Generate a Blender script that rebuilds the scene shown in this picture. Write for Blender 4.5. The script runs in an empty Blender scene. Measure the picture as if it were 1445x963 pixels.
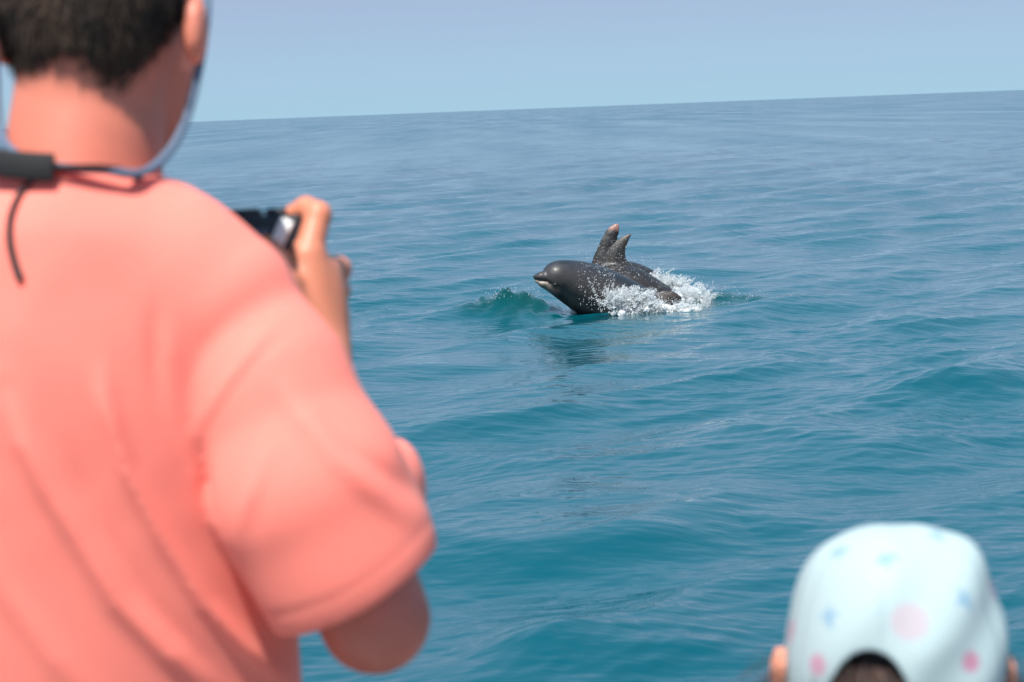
import bpy, math, random, copy
import numpy as np
from mathutils import Vector, Matrix

rng = np.random.default_rng(7)
random.seed(7)
SC = bpy.context.scene
COL = SC.collection

# ------------------------------------------------------------------ camera
W0, H0 = 1445.0, 963.0                 # photograph size, landmarks below are in its pixels
FPX = 2898.0                           # focal length in those pixels (about 72 mm on 36 mm)
CAM_H = 1.44
PITCH = math.radians(6.43)
ROLL = math.radians(2.2)
CAM = np.array([0.0, 0.0, CAM_H])
R0 = np.array([1.0, 0, 0])
U0 = np.array([0, math.sin(PITCH), math.cos(PITCH)])
FW = np.array([0, math.cos(PITCH), -math.sin(PITCH)])
RT = math.cos(ROLL) * R0 - math.sin(ROLL) * U0
UP = math.sin(ROLL) * R0 + math.cos(ROLL) * U0
M3 = np.stack([RT, UP, FW])            # rows: photograph right, up, depth


def L(px, py, d):
    """pixel + depth -> metres right / up / deep of the lens"""
    return np.array([(px - W0 / 2) / FPX * d, -(py - H0 / 2) / FPX * d, d])


def to_world(p):
    return np.asarray(p) @ M3 + CAM


def to_local(p):
    return (np.asarray(p) - CAM) @ M3.T


def P(px, py, d):
    return to_world(L(px, py, d))


cam_data = bpy.data.cameras.new('camera')
cam = bpy.data.objects.new('camera', cam_data)
COL.objects.link(cam)
cam.matrix_world = Matrix(((RT[0], UP[0], -FW[0], CAM[0]),
                           (RT[1], UP[1], -FW[1], CAM[1]),
                           (RT[2], UP[2], -FW[2], CAM[2]),
                           (0, 0, 0, 1)))
cam_data.sensor_width = 36
cam_data.lens = 36 * FPX / W0
cam_data.clip_start = 0.05
cam_data.clip_end = 60000
cam_data.dof.use_dof = True
cam_data.dof.focus_distance = 14.3
cam_data.dof.aperture_fstop = 7.2
SC.camera = cam

# ------------------------------------------------------------------ sky and sun
SUN_EL = math.radians(62)
SUN_AZ_LEFT = math.radians(24)         # from straight behind the lens towards the left
sun_vec = Vector((-math.sin(SUN_AZ_LEFT) * math.cos(SUN_EL),
                  -math.cos(SUN_AZ_LEFT) * math.cos(SUN_EL), math.sin(SUN_EL)))
world = bpy.data.worlds.new('World')
SC.world = world
world.use_nodes = True
nt = world.node_tree
nt.nodes.clear()
wo = nt.nodes.new('ShaderNodeOutputWorld')
bg = nt.nodes.new('ShaderNodeBackground')
sky = nt.nodes.new('ShaderNodeTexSky')
sky.sky_type = 'NISHITA'
sky.sun_disc = False
sky.sun_elevation = SUN_EL
sky.sun_rotation = math.atan2(sun_vec.x, sun_vec.y)
sky.air_density = 0.5
sky.dust_density = 0.3
sky.ozone_density = 3.0
# pale summer haze lying over the clear sky, the same all round, thickest low down
tc = nt.nodes.new('ShaderNodeTexCoord')
sep = nt.nodes.new('ShaderNodeSeparateXYZ')
ramp = nt.nodes.new('ShaderNodeValToRGB')
nt.links.new(tc.outputs['Generated'], sep.inputs[0])
nt.links.new(sep.outputs['Z'], ramp.inputs[0])
HAZE = ((0.0, (.35, .61, .80)), (.012, (.355, .57, .765)), (.06, (.40, .485, .67)), (.30, (.36, .64, .91)), (1.0, (.22, .47, .81)))
cr = ramp.color_ramp
while len(cr.elements) < len(HAZE):
    cr.elements.new(.5)
for e, (p_, c_) in zip(cr.elements, HAZE):
    e.position = p_
    e.color = (*c_, 1)
up10 = nt.nodes.new('ShaderNodeVectorMath')
up10.operation = 'SCALE'
up10.inputs['Scale'].default_value = 10.0          # back to the sky node's physical brightness
nt.links.new(ramp.outputs[0], up10.inputs[0])
tint = nt.nodes.new('ShaderNodeMix')
tint.data_type = 'RGBA'
tint.inputs[0].default_value = 0.75
nt.links.new(sky.outputs[0], tint.inputs[6])
nt.links.new(up10.outputs[0], tint.inputs[7])
nt.links.new(tint.outputs[2], bg.inputs[0])
nt.links.new(bg.outputs[0], wo.inputs[0])
bg.inputs[1].default_value = 0.061

sl = bpy.data.lights.new('sun', 'SUN')
sl.energy = 5.0
sl.angle = math.radians(0.55)
sl.color = (1.0, 0.955, 0.89)
sun = bpy.data.objects.new('sun', sl)
COL.objects.link(sun)
sun.rotation_euler = sun_vec.to_track_quat('Z', 'Y').to_euler()
sun.location = (-4, -4, 8)

vs = SC.view_settings
vs.view_transform = 'Standard'
vs.look = 'None'
vs.exposure = 0.75
vs.gamma = 1.0
vs.use_curve_mapping = False


# ------------------------------------------------------------------ helpers
def mat(name, base=(0.5, 0.5, 0.5), rough=0.6, **kw):
    m = bpy.data.materials.new(name)
    m.use_nodes = True
    b = m.node_tree.nodes['Principled BSDF']
    b.inputs['Base Color'].default_value = (*base, 1)
    b.inputs['Roughness'].default_value = rough
    for k, v in kw.items():
        b.inputs[k].default_value = v
    return m


def node(m, t, **props):
    n = m.node_tree.nodes.new(t)
    for k, v in props.items():
        setattr(n, k, v)
    return n


def noise_bump(m, scale, strength, distance, detail=4.0, coord='Object', stretch=None):
    t = m.node_tree
    b = t.nodes['Principled BSDF']
    tc = node(m, 'ShaderNodeTexCoord')
    n = node(m, 'ShaderNodeTexNoise')
    n.inputs['Scale'].default_value = scale
    n.inputs['Detail'].default_value = detail
    src = tc.outputs[coord]
    if stretch:
        mp = node(m, 'ShaderNodeMapping')
        mp.inputs['Scale'].default_value = stretch
        t.links.new(src, mp.inputs[0])
        src = mp.outputs[0]
    t.links.new(src, n.inputs['Vector'])
    bp = node(m, 'ShaderNodeBump')
    bp.inputs['Strength'].default_value = strength
    bp.inputs['Distance'].default_value = distance
    t.links.new(n.outputs['Fac'], bp.inputs['Height'])
    t.links.new(bp.outputs[0], b.inputs['Normal'])
    return n


def noise_colour(m, c1, c2, scale, detail=5.0, lo=0.35, hi=0.65):
    t = m.node_tree
    b = t.nodes['Principled BSDF']
    tc = node(m, 'ShaderNodeTexCoord')
    n = node(m, 'ShaderNodeTexNoise')
    n.inputs['Scale'].default_value = scale
    n.inputs['Detail'].default_value = detail
    t.links.new(tc.outputs['Object'], n.inputs['Vector'])
    r = node(m, 'ShaderNodeValToRGB')
    r.color_ramp.elements[0].position = lo
    r.color_ramp.elements[0].color = (*c1, 1)
    r.color_ramp.elements[1].position = hi
    r.color_ramp.elements[1].color = (*c2, 1)
    t.links.new(n.outputs['Fac'], r.inputs[0])
    t.links.new(r.outputs[0], b.inputs['Base Color'])


def attr_colour(m, name='col'):
    a = node(m, 'ShaderNodeAttribute', attribute_name=name)
    m.node_tree.links.new(a.outputs['Color'], m.node_tree.nodes['Principled BSDF'].inputs['Base Color'])


def fast_mesh(name, v, quads=None, tris=None, smooth=True):
    """mesh from numpy arrays"""
    me = bpy.data.meshes.new(name)
    v = np.asarray(v, dtype=np.float32)
    me.vertices.add(len(v))
    me.vertices.foreach_set('co', v.ravel())
    parts, sizes = [], []
    if quads is not None and len(quads):
        parts.append(np.asarray(quads, dtype=np.int32).ravel()); sizes.append(np.full(len(quads), 4, np.int32))
    if tris is not None and len(tris):
        parts.append(np.asarray(tris, dtype=np.int32).ravel()); sizes.append(np.full(len(tris), 3, np.int32))
    idx = np.concatenate(parts); sz = np.concatenate(sizes)
    me.loops.add(len(idx))
    me.loops.foreach_set('vertex_index', idx)
    me.polygons.add(len(sz))
    me.polygons.foreach_set('loop_start', np.concatenate([[0], np.cumsum(sz)[:-1]]).astype(np.int32))
    me.polygons.foreach_set('loop_total', sz)
    me.polygons.foreach_set('use_smooth', np.full(len(sz), smooth))
    me.update(calc_edges=True)
    me.validate()
    return me


def set_col(me, c, name='col'):
    a = me.color_attributes.new(name, 'FLOAT_COLOR', 'POINT')
    full = np.ones((len(me.vertices), 4), np.float32)
    full[:, :3] = c
    a.data.foreach_set('color', full.ravel())


def obj(name, me, m=None, parent=None, loc=None):
    o = bpy.data.objects.new(name, me)
    COL.objects.link(o)
    if m is not None:
        me.materials.append(m)
    if parent is not None:
        o.parent = parent
    if loc is not None:
        o.location = Vector(loc)
    return o


def tag(o, label=None, cat=None, group=None, kind=None):
    for k, v in (('label', label), ('category', cat), ('group', group), ('kind', kind)):
        if v:
            o[k] = v
    return o


def thing(name, loc, label, cat, group=None):
    o = bpy.data.objects.new(name, None)
    COL.objects.link(o)
    o.empty_display_size = 0.1
    o.location = Vector(loc)
    return tag(o, label, cat, group)


# --- signed distances on a grid, and surface nets ---
class Grid:
    def __init__(self, lo, hi, h):
        self.lo = np.array(lo, float); self.h = h
        n = np.ceil((np.array(hi) - self.lo) / h).astype(int) + 1
        self.n = n
        ax = [(self.lo[i] + np.arange(n[i]) * h).astype(np.float32) for i in range(3)]
        self.X = ax[0][:, None, None]; self.Y = ax[1][None, :, None]; self.Z = ax[2][None, None, :]


def smin(a, b, k):
    h = np.clip(0.5 + 0.5 * (b - a) / k, 0, 1)
    return b + (a - b) * h - k * h * (1 - h)


def smax(a, b, k):
    return -smin(-a, -b, k)


def cone(g, a, b, ra, rb):
    a = np.asarray(a, float); b = np.asarray(b, float)
    d = b - a
    t = ((g.X - a[0]) * d[0] + (g.Y - a[1]) * d[1] + (g.Z - a[2]) * d[2]) / (d @ d)
    t = np.clip(t, 0, 1)
    q = np.sqrt((g.X - a[0] - t * d[0]) ** 2 + (g.Y - a[1] - t * d[1]) ** 2 + (g.Z - a[2] - t * d[2]) ** 2)
    return q - (ra + (rb - ra) * t)


def ell(g, c, r, rot=None):
    c = np.asarray(c, float)
    if rot is None:
        q = [(g.X - c[0]), (g.Y - c[1]), (g.Z - c[2])]
    else:
        q = [(g.X - c[0]) * rot[i][0] + (g.Y - c[1]) * rot[i][1] + (g.Z - c[2]) * rot[i][2] for i in range(3)]
    k0 = np.sqrt((q[0] / r[0]) ** 2 + (q[1] / r[1]) ** 2 + (q[2] / r[2]) ** 2)
    k1 = np.sqrt((q[0] / r[0] ** 2) ** 2 + (q[1] / r[1] ** 2) ** 2 + (q[2] / r[2] ** 2) ** 2) + 1e-6
    return k0 * (k0 - 1) / k1


def chain(g, pts, rs, k=0.02):
    f = None
    for i in range(len(pts) - 1):
        c = cone(g, pts[i], pts[i + 1], rs[i], rs[i + 1])
        f = c if f is None else smin(f, c, k)
    return f


def poly2(U, V, poly):
    """signed distance to a polygon in a plane"""
    poly = np.asarray(poly, float)
    d = None
    inside = np.zeros(np.broadcast(U, V).shape, bool)
    n = len(poly)
    for i in range(n):
        a = poly[i]; b = poly[(i + 1) % n]
        e = b - a
        t = np.clip(((U - a[0]) * e[0] + (V - a[1]) * e[1]) / (e @ e + 1e-12), 0, 1)
        q = np.hypot(U - a[0] - t * e[0], V - a[1] - t * e[1])
        d = q if d is None else np.minimum(d, q)
        if abs(b[1] - a[1]) > 1e-9:
            cond = ((V < a[1]) != (V < b[1])) & (U < (b[0] - a[0]) * (V - a[1]) / (b[1] - a[1]) + a[0])
            inside ^= cond
    return np.where(inside, -d, d)


def seg_dist(U, V, pts):
    d = None
    for a, b in zip(pts[:-1], pts[1:]):
        a = np.asarray(a, float); b = np.asarray(b, float); e = b - a
        t = np.clip(((U - a[0]) * e[0] + (V - a[1]) * e[1]) / (e @ e), 0, 1)
        q = np.hypot(U - a[0] - t * e[0], V - a[1] - t * e[1])
        d = q if d is None else np.minimum(d, q)
    return d


def nets(g, Fv):
    """naive surface nets: vertices and quads of the zero level"""
    Fv = np.broadcast_to(Fv, tuple(g.n)).astype(np.float32)
    s = Fv < 0
    c = [s[i:s.shape[0] - 1 + i, j:s.shape[1] - 1 + j, k:s.shape[2] - 1 + k] for i in (0, 1) for j in (0, 1) for k in (0, 1)]
    allin = c[0].copy(); anyin = c[0].copy()
    for q in c[1:]:
        allin &= q; anyin |= q
    act = anyin & ~allin
    ijk = np.argwhere(act)
    idx = -np.ones(act.shape, np.int32)
    idx[act] = np.arange(len(ijk))
    offs = np.array([(i, j, k) for i in (0, 1) for j in (0, 1) for k in (0, 1)])
    vals = np.stack([Fv[ijk[:, 0] + o[0], ijk[:, 1] + o[1], ijk[:, 2] + o[2]] for o in offs], 1)
    acc = np.zeros((len(ijk), 3)); cnt = np.zeros(len(ijk))
    for a in range(8):
        for b in range(a + 1, 8):
            if np.abs(offs[a] - offs[b]).sum() != 1:
                continue
            m = (vals[:, a] < 0) != (vals[:, b] < 0)
            t = vals[m, a] / (vals[m, a] - vals[m, b])
            acc[m] += offs[a] + t[:, None] * (offs[b] - offs[a])
            cnt[m] += 1
    v = g.lo + (ijk + acc / cnt[:, None]) * g.h
    quads = []
    for ax in range(3):
        o1, o2 = (ax + 1) % 3, (ax + 2) % 3
        sl0 = [slice(None)] * 3; sl1 = [slice(None)] * 3
        sl0[ax] = slice(0, -1); sl1[ax] = slice(1, None)
        d0, d1 = s[tuple(sl0)], s[tuple(sl1)]
        e = np.argwhere(d0 != d1)
        ok = (e[:, o1] > 0) & (e[:, o2] > 0) & (e[:, o1] < act.shape[o1]) & (e[:, o2] < act.shape[o2])
        e = e[ok]
        ins = d0[e[:, 0], e[:, 1], e[:, 2]]
        q = []
        for da, db in ((1, 1), (0, 1), (0, 0), (1, 0)):
            w = e.copy(); w[:, o1] -= da; w[:, o2] -= db
            q.append(idx[w[:, 0], w[:, 1], w[:, 2]])
        q = np.stack(q, 1)
        q[~ins] = q[~ins][:, ::-1]
        quads.append(q)
    quads = np.concatenate(quads)
    quads = quads[(quads >= 0).all(1)]
    return v, quads


def flip(q):
    return q[:, ::-1]


def merge(parts):
    vs_, qs, n = [], [], 0
    for v, q in parts:
        vs_.append(v); qs.append(q + n); n += len(v)
    return np.concatenate(vs_), np.concatenate(qs)


def vnoise(p, scale, seed=0, octaves=3):
    """smooth pseudo noise from sines, about -1..1"""
    r = np.random.default_rng(seed)
    out = np.zeros(len(p)); amp = 1.0; tot = 0
    for o in range(octaves):
        for _ in range(5):
            k = r.normal(size=3); k /= np.linalg.norm(k)
            out += amp * np.sin(p @ (k * scale * 2 * np.pi * r.uniform(.7, 1.3)) + r.uniform(0, 6.28)) / 2.2
        tot += amp; amp *= .55; scale *= 2.1
    return out / tot


def tube(pts, radii, n=10, flat=None):
    """swept round tube: vertices, quads (open path, capped by collapsing)"""
    pts = np.asarray(pts, float); m = len(pts)
    radii = np.full(m, radii) if np.isscalar(radii) else np.asarray(radii)
    T = np.gradient(pts, axis=0); T /= np.linalg.norm(T, axis=1)[:, None]
    ref = np.array([0.0, 0, 1]) if abs(T[0][2]) < .9 else np.array([1.0, 0, 0])
    N = np.cross(ref, T[0]); N /= np.linalg.norm(N)
    V = []
    for i in range(m):
        N = N - (N @ T[i]) * T[i]; N /= np.linalg.norm(N)
        B = np.cross(T[i], N)
        a = np.arange(n) / n * 2 * np.pi
        fx = 1.0 if flat is None else flat
        V.append(pts[i] + radii[i] * (np.cos(a)[:, None] * N * fx + np.sin(a)[:, None] * B))
    V = np.concatenate(V + [pts[:1], pts[-1:]])
    Q = []
    for i in range(m - 1):
        for j in range(n):
            Q.append((i * n + j, i * n + (j + 1) % n, (i + 1) * n + (j + 1) % n, (i + 1) * n + j))
    Tr = []
    for j in range(n):
        Tr.append((m * n, (j + 1) % n, j))
        Tr.append((m * n + 1, (m - 1) * n + j, (m - 1) * n + (j + 1) % n))
    return V, np.array(Q), np.array(Tr)


def smooth_path(pts, n=60):
    """Catmull-Rom through points"""
    p = np.asarray(pts, float)
    p = np.vstack([2 * p[0] - p[1], p, 2 * p[-1] - p[-2]])
    out = []
    segs = len(p) - 3
    for t in np.linspace(0, segs - 1e-6, n):
        i = int(t); f = t - i
        a, b, c, d = p[i:i + 4]
        out.append(.5 * (2 * b + (c - a) * f + (2 * a - 5 * b + 4 * c - d) * f ** 2 + (3 * b - a - 3 * c + d) * f ** 3))
    return np.array(out)


def part_from(name, world_v, quads, m, parent, base, tris=None, smooth=True):
    me = fast_mesh(name, np.asarray(world_v) - np.asarray(base), quads, tris, smooth)
    return obj(name, me, m, parent)


def rounded_box(center, axes, half, bev, seg=2):
    """bevelled box: returns world vertices + faces via bmesh"""
    import bmesh
    bm = bmesh.new()
    bmesh.ops.create_cube(bm, size=2.0)
    for v in bm.verts:
        v.co = Vector((v.co.x * half[0], v.co.y * half[1], v.co.z * half[2]))
    bmesh.ops.bevel(bm, geom=bm.edges[:], offset=bev, segments=seg, affect='EDGES', profile=.5)
    bmesh.ops.triangulate(bm, faces=bm.faces[:])
    bm.verts.index_update()
    v = np.array([x.co[:] for x in bm.verts]) @ np.asarray(axes) + np.asarray(center)
    t = np.array([[q.index for q in f.verts] for f in bm.faces])
    bm.free()
    return v, t


# ------------------------------------------------------------------ water
def ground(px, py, z=0.0):
    d = P(px, py, 1.0) - CAM
    t = (z - CAM[2]) / d[2]
    return CAM + d * t


def water_sheet():
    f10 = FPX * 1024 / W0
    # radii: about 0.8 render pixels per ring inside the picture, geometric outside
    r = [0.0, 0.8, 1.6, 2.4, 3.0, 3.4]
    while r[-1] < 26000:
        x = r[-1]
        r.append(x + min(max(x * x / (CAM_H * f10) * 0.80, 0.012), x * 0.05))
    r = np.array(r)
    dth = 1.25 / f10
    fine = np.arange(-math.radians(19), math.radians(19), dth)
    side = np.linspace(math.radians(19), math.radians(341), 90)
    th = np.concatenate([fine, side[:-1]])
    R_, T_ = np.meshgrid(r, th, indexing='ij')
    R_ = R_.astype(np.float32); T_ = T_.astype(np.float32)
    x = R_ * np.sin(T_); y = R_ * np.cos(T_)
    dr = np.gradient(r).astype(np.float32)[:, None] * np.ones_like(T_)
    dt = R_ * dth
    outer = np.abs(((T_ + math.pi) % (2 * math.pi)) - math.pi) > math.radians(19.3)
    dt = np.where(outer, R_ * math.radians(3.6), dt)
    z = np.zeros_like(x); gx = np.zeros_like(x); gy = np.zeros_like(x)
    rg = np.random.default_rng(21)
    sin_t, cos_t = np.sin(T_), np.cos(T_)
    N = 150
    lam = np.exp(np.linspace(math.log(0.055), math.log(6.0), N))
    # patches of rougher and glassier water
    patch = np.zeros_like(x)
    for _ in range(7):
        a = rg.uniform(0, 6.28); k = 2 * math.pi / rg.uniform(2.5, 9)
        patch += np.sin(x * math.cos(a) * k + y * math.sin(a) * k + rg.uniform(0, 6.28))
    patch = 1 + 0.22 * patch
    patch = np.clip(patch, .3, 1.9)
    for l in lam:
        k = 2 * math.pi / l
        # crests run away from the lens and to the right
        spread = 0.36 if l > 0.6 else 0.44
        a = math.radians(-46) + rg.normal(0, spread)
        if rg.uniform() < .12:
            a = math.radians(-100) + rg.normal(0, .4)
        kx, ky = math.cos(a) * k, math.sin(a) * k
        slope = 0.0128 * (1.0 if l < 1.5 else (1.5 / l) ** 1.6)
        if 0.8 < l < 2.0:
            slope *= 1.6
        if .10 < l < .30:
            slope *= 1.15
        if .30 <= l <= 1.0:
            slope *= 1.3
        amp = slope / k * rg.uniform(.6, 1.4)
        kr = np.abs(kx * sin_t + ky * cos_t) / k
        kt = np.abs(kx * cos_t - ky * sin_t) / k
        cell = dr * kr + dt * kt
        w = np.clip((l / np.maximum(cell, 1e-6) - 1.7) / 1.8, 0, 1)
        if not (w > 0).any():
            continue
        ph = kx * x + ky * y + rg.uniform(0, 6.28)
        mod = patch if l < .7 else 1.0
        z += amp * w * mod * np.cos(ph)
        q = 1.0
        gx -= q * amp * w * mod * (kx / k) * np.sin(ph)
        gy -= q * amp * w * mod * (ky / k) * np.sin(ph)
    # swell humps thrown up by the animals
    aer = np.zeros_like(x); hz = np.zeros_like(x)

    def hump(p0, p1, h0, h1, sig, sig_back, green):
        nonlocal hz, aer
        p0 = np.asarray(p0[:2]); p1 = np.asarray(p1[:2]); e = p1 - p0; ln = np.linalg.norm(e)
        t = ((x - p0[0]) * e[0] + (y - p0[1]) * e[1]) / ln ** 2
        tc = np.clip(t, 0, 1)
        n = ((x - p0[0]) * -e[1] + (y - p0[1]) * e[0]) / ln
        over = np.abs(t - tc) * ln
        s = np.where(n < 0, sig, sig_back)
        wob = 1 + .18 * np.sin(x * 9 + 1.3) + .12 * np.sin(x * 23 + y * 11) + .09 * np.sin(x * 41 - y * 27) + .06 * np.sin(x * 67 + y * 43 + 2) + .04 * np.sin(x * 97 - y * 71)
        gsh = np.exp(-(n / s) ** 2 - (over / .13) ** 2)
        hz = np.maximum(hz, (h0 + (h1 - h0) * tc) * gsh * wob)
        aer = np.maximum(aer, green * np.exp(-(n / (s * 1.25)) ** 2 - (over / .16) ** 2))

    ridge = np.zeros_like(x)

    def swell(p0, p1, h0, h1, sig, sig_back):
        nonlocal ridge
        p0 = np.asarray(p0[:2]); p1 = np.asarray(p1[:2]); e = p1 - p0; ln = np.linalg.norm(e)
        t = ((x - p0[0]) * e[0] + (y - p0[1]) * e[1]) / ln ** 2
        tc_ = np.clip(t, 0, 1)
        n = ((x - p0[0]) * -e[1] + (y - p0[1]) * e[0]) / ln
        over = np.abs(t - tc_) * ln
        s_ = np.where(n < 0, sig, sig_back)
        ridge = np.maximum(ridge, (h0 + (h1 - h0) * tc_) * np.exp(-(n / s_) ** 2 - (over / .25) ** 2))

    hump((-.22, 14.62), (.0, 14.58), .06, .125, .19, .26, .9)
    hump((.0, 14.58), (.22, 14.5), .125, .10, .18, .26, .95)
    hump((.02, 14.35), (.24, 14.25), .04, .05, .11, .16, .7)
    hump((1.20, 14.95), (1.45, 14.85), .035, .075, .16, .22, .95)
    hump((1.45, 14.85), (2.0, 14.75), .075, .03, .14, .22, .8)
    hump((.40, 14.22), (.95, 14.28), .018, .018, .16, .25, .12)
    hump((.95, 14.55), (1.5, 14.6), .03, .025, .14, .20, .7)
    # a few steeper swells nearer the boat
    for pl, h0, sg, sb_ in (([(600, 812), (740, 790), (870, 765), (990, 730), (1150, 742)], .105, .27, .55), ([(640, 940), (760, 918), (900, 905)], .065, .20, .40),
                            ([(1200, 560), (1330, 545), (1460, 552)], .06, .32, .6), ([(610, 640), (700, 650), (800, 640)], .045, .25, .5), ([(980, 640), (1100, 622), (1230, 630)], .06, .28, .5)):
        gp = [ground(*p) for p in pl]
        for i_, (a0, a1) in enumerate(zip(gp[:-1], gp[1:])):
            e0 = h0 * math.sin(math.pi * (i_ + .35) / (len(gp) - .3)); e1 = h0 * math.sin(math.pi * (i_ + 1.35) / (len(gp) - .3))
            swell(a0, a1, max(e0, .2 * h0), max(e1, .2 * h0), sg, sb_)
    for l in np.exp(np.linspace(math.log(.07), math.log(.32), 26)):     # churned surface there
        k = 2 * math.pi / l; a = rg.uniform(0, 6.28)
        z = z + aer * .10 / k * np.cos(k * (math.cos(a) * x + math.sin(a) * y) + rg.uniform(0, 6.28))
    z = z + ridge + hz
    wfine = np.clip((40 - R_) / 30, 0, 1)
    x = x + gx * wfine; y = y + gy * wfine
    v = np.stack([x, y, z], -1).reshape(-1, 3)
    nr, ntn = len(r), len(th)
    i = np.arange(nr - 1)[:, None]; j = np.arange(ntn)[None, :]; j2 = (j + 1) % ntn
    q = np.stack([i * ntn + j, i * ntn + j2, (i + 1) * ntn + j2, (i + 1) * ntn + j], -1).reshape(-1, 4)
    q = q[:, ::-1]
    me = fast_mesh('sea', v, q)
    at = me.attributes.new('aerated', 'FLOAT', 'POINT')
    at.data.foreach_set('value', aer.ravel().astype(np.float32))
    return me


def water_material():
    m = mat('sea_water', (0.004, 0.10, 0.145), 0.05, IOR=1.40)
    t = m.node_tree
    b = t.nodes['Principled BSDF']
    geo = node(m, 'ShaderNodeNewGeometry')
    at = node(m, 'ShaderNodeAttribute', attribute_name='aerated')
    mx = node(m, 'ShaderNodeMix', data_type='RGBA')
    mx.inputs[6].default_value = (0.0002, 0.057, 0.080, 1)
    mx.inputs[7].default_value = (0.0004, 0.036, 0.034, 1)
    t.links.new(at.outputs['Fac'], mx.inputs[0])
    t.links.new(mx.outputs[2], b.inputs['Base Color'])
    # waves too small for the eye at that range act as roughness
    ln = node(m, 'ShaderNodeVectorMath', operation='LENGTH')
    t.links.new(geo.outputs['Position'], ln.inputs[0])
    rr = node(m, 'ShaderNodeValToRGB')
    mr = node(m, 'ShaderNodeMapRange')
    mr.inputs['From Min'].default_value = 8
    mr.inputs['From Max'].default_value = 208
    t.links.new(ln.outputs['Value'], mr.inputs['Value'])
    t.links.new(mr.outputs[0], rr.inputs[0])
    el_ = rr.color_ramp.elements
    while len(el_) < 4:
        el_.new(.5)
    for e, (p_, c_) in zip(el_, ((0, .05), (.15, .085), (.4, .12), (1, .15))):
        e.position = p_; e.color = (c_, c_, c_, 1)
    # gusts: streaks of rougher and smoother water far out
    gm = node(m, 'ShaderNodeMapping')
    gm.inputs['Scale'].default_value = (.22, .022, 1)
    t.links.new(geo.outputs['Position'], gm.inputs[0])
    gn = node(m, 'ShaderNodeTexNoise')
    gn.inputs['Scale'].default_value = 1.0
    gn.inputs['Detail'].default_value = 4.0
    gn.inputs['Roughness'].default_value = .65
    t.links.new(gm.outputs[0], gn.inputs['Vector'])
    gr = node(m, 'ShaderNodeMapRange')
    gr.inputs['From Min'].default_value = .30
    gr.inputs['From Max'].default_value = .70
    gr.inputs['To Min'].default_value = .45
    gr.inputs['To Max'].default_value = 1.7
    t.links.new(gn.outputs['Fac'], gr.inputs['Value'])
    gx_ = node(m, 'ShaderNodeMath', operation='MULTIPLY')
    t.links.new(rr.outputs[0], gx_.inputs[0])
    t.links.new(gr.outputs[0], gx_.inputs[1])
    t.links.new(gx_.outputs[0], b.inputs['Roughness'])
    # ripples finer than the mesh: two stretched noises, crests turned like the waves
    h = None
    for sc_, st, rot, dist in ((5.2, (0.42, 1.0, 1), -40, .013), (15.0, (0.34, 1.0, 1), -36, .0080), (1.5, (0.55, 1.0, 1), -28, .026), (.33, (.5, 1, 1), -20, .11)):
        mp = node(m, 'ShaderNodeMapping')
        mp.inputs['Rotation'].default_value = (0, 0, math.radians(rot))
        mp.inputs['Scale'].default_value = st
        t.links.new(geo.outputs['Position'], mp.inputs[0])
        n = node(m, 'ShaderNodeTexNoise')
        n.inputs['Scale'].default_value = sc_
        n.inputs['Detail'].default_value = 2.5
        n.inputs['Roughness'].default_value = .5
        t.links.new(mp.outputs[0], n.inputs['Vector'])
        mu = node(m, 'ShaderNodeMath', operation='MULTIPLY')
        mu.inputs[1].default_value = dist
        t.links.new(n.outputs['Fac'], mu.inputs[0])
        if h is None:
            h = mu.outputs[0]
        else:
            ad = node(m, 'ShaderNodeMath', operation='ADD')
            t.links.new(h, ad.inputs[0]); t.links.new(mu.outputs[0], ad.inputs[1])
            h = ad.outputs[0]
    bp = node(m, 'ShaderNodeBump')
    bp.inputs['Strength'].default_value = 1.0
    bp.inputs['Distance'].default_value = 1.0
    t.links.new(h, bp.inputs['Height'])
    t.links.new(bp.outputs[0], b.inputs['Normal'])
    return m


sea = obj('sea', water_sheet(), water_material())
tag(sea, kind='structure')

# ------------------------------------------------------------------ boat under the two people (below the picture)
DECK = 0.12
grey_rubber = mat('grey_rubber', (0.16, 0.17, 0.18), .55)
noise_bump(grey_rubber, 60, .2, .002)
deck_mat = mat('deck_paint', (0.22, 0.23, 0.23), .6)
noise_bump(deck_mat, 250, .5, .001)
seat_mat = mat('seat_vinyl', (0.05, 0.055, 0.06), .45)
noise_bump(seat_mat, 120, .3, .001)
boat = thing('boat', (0, .75, 0), 'grey inflatable boat with low tubes carrying the two people', 'boat')
BB = np.array([0, .75, 0])
hx, hy, rc = 3.1, 1.70, .7
loop = []
for cx, cy, a0 in ((hx - rc, hy - rc, 0), (-hx + rc, hy - rc, 90), (-hx + rc, -hy + rc, 180), (hx - rc, -hy + rc, 270)):
    for a in np.linspace(a0, a0 + 90, 9):
        loop.append((cx + rc * math.cos(math.radians(a)), cy + rc * math.sin(math.radians(a)), .32))
loop.append(loop[0]); loop = np.array(loop) + BB
tv, tq, tt = tube(loop, .21, 20)
part_from('tube', tv, tq, grey_rubber, boat, BB, tt)
v, t = rounded_box((0, .75, DECK - .05), np.eye(3), (2.95, 1.55, .05), .01)
part_from('deck', v, None, deck_mat, boat, BB, t, False)

# ------------------------------------------------------------------ dolphins
dolphin_skin = mat('dolphin_skin', (0.1, .1, .1), .5)
attr_colour(dolphin_skin)
noise_bump(dolphin_skin, 45, .35, .010, 6)
_b = dolphin_skin.node_tree.nodes['Principled BSDF']
_b.inputs['IOR'].default_value = 1.4
_b.inputs['Coat Weight'].default_value = .25
_b.inputs['Coat Roughness'].default_value = .28
_b.inputs['Coat IOR'].default_value = 1.33


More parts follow.
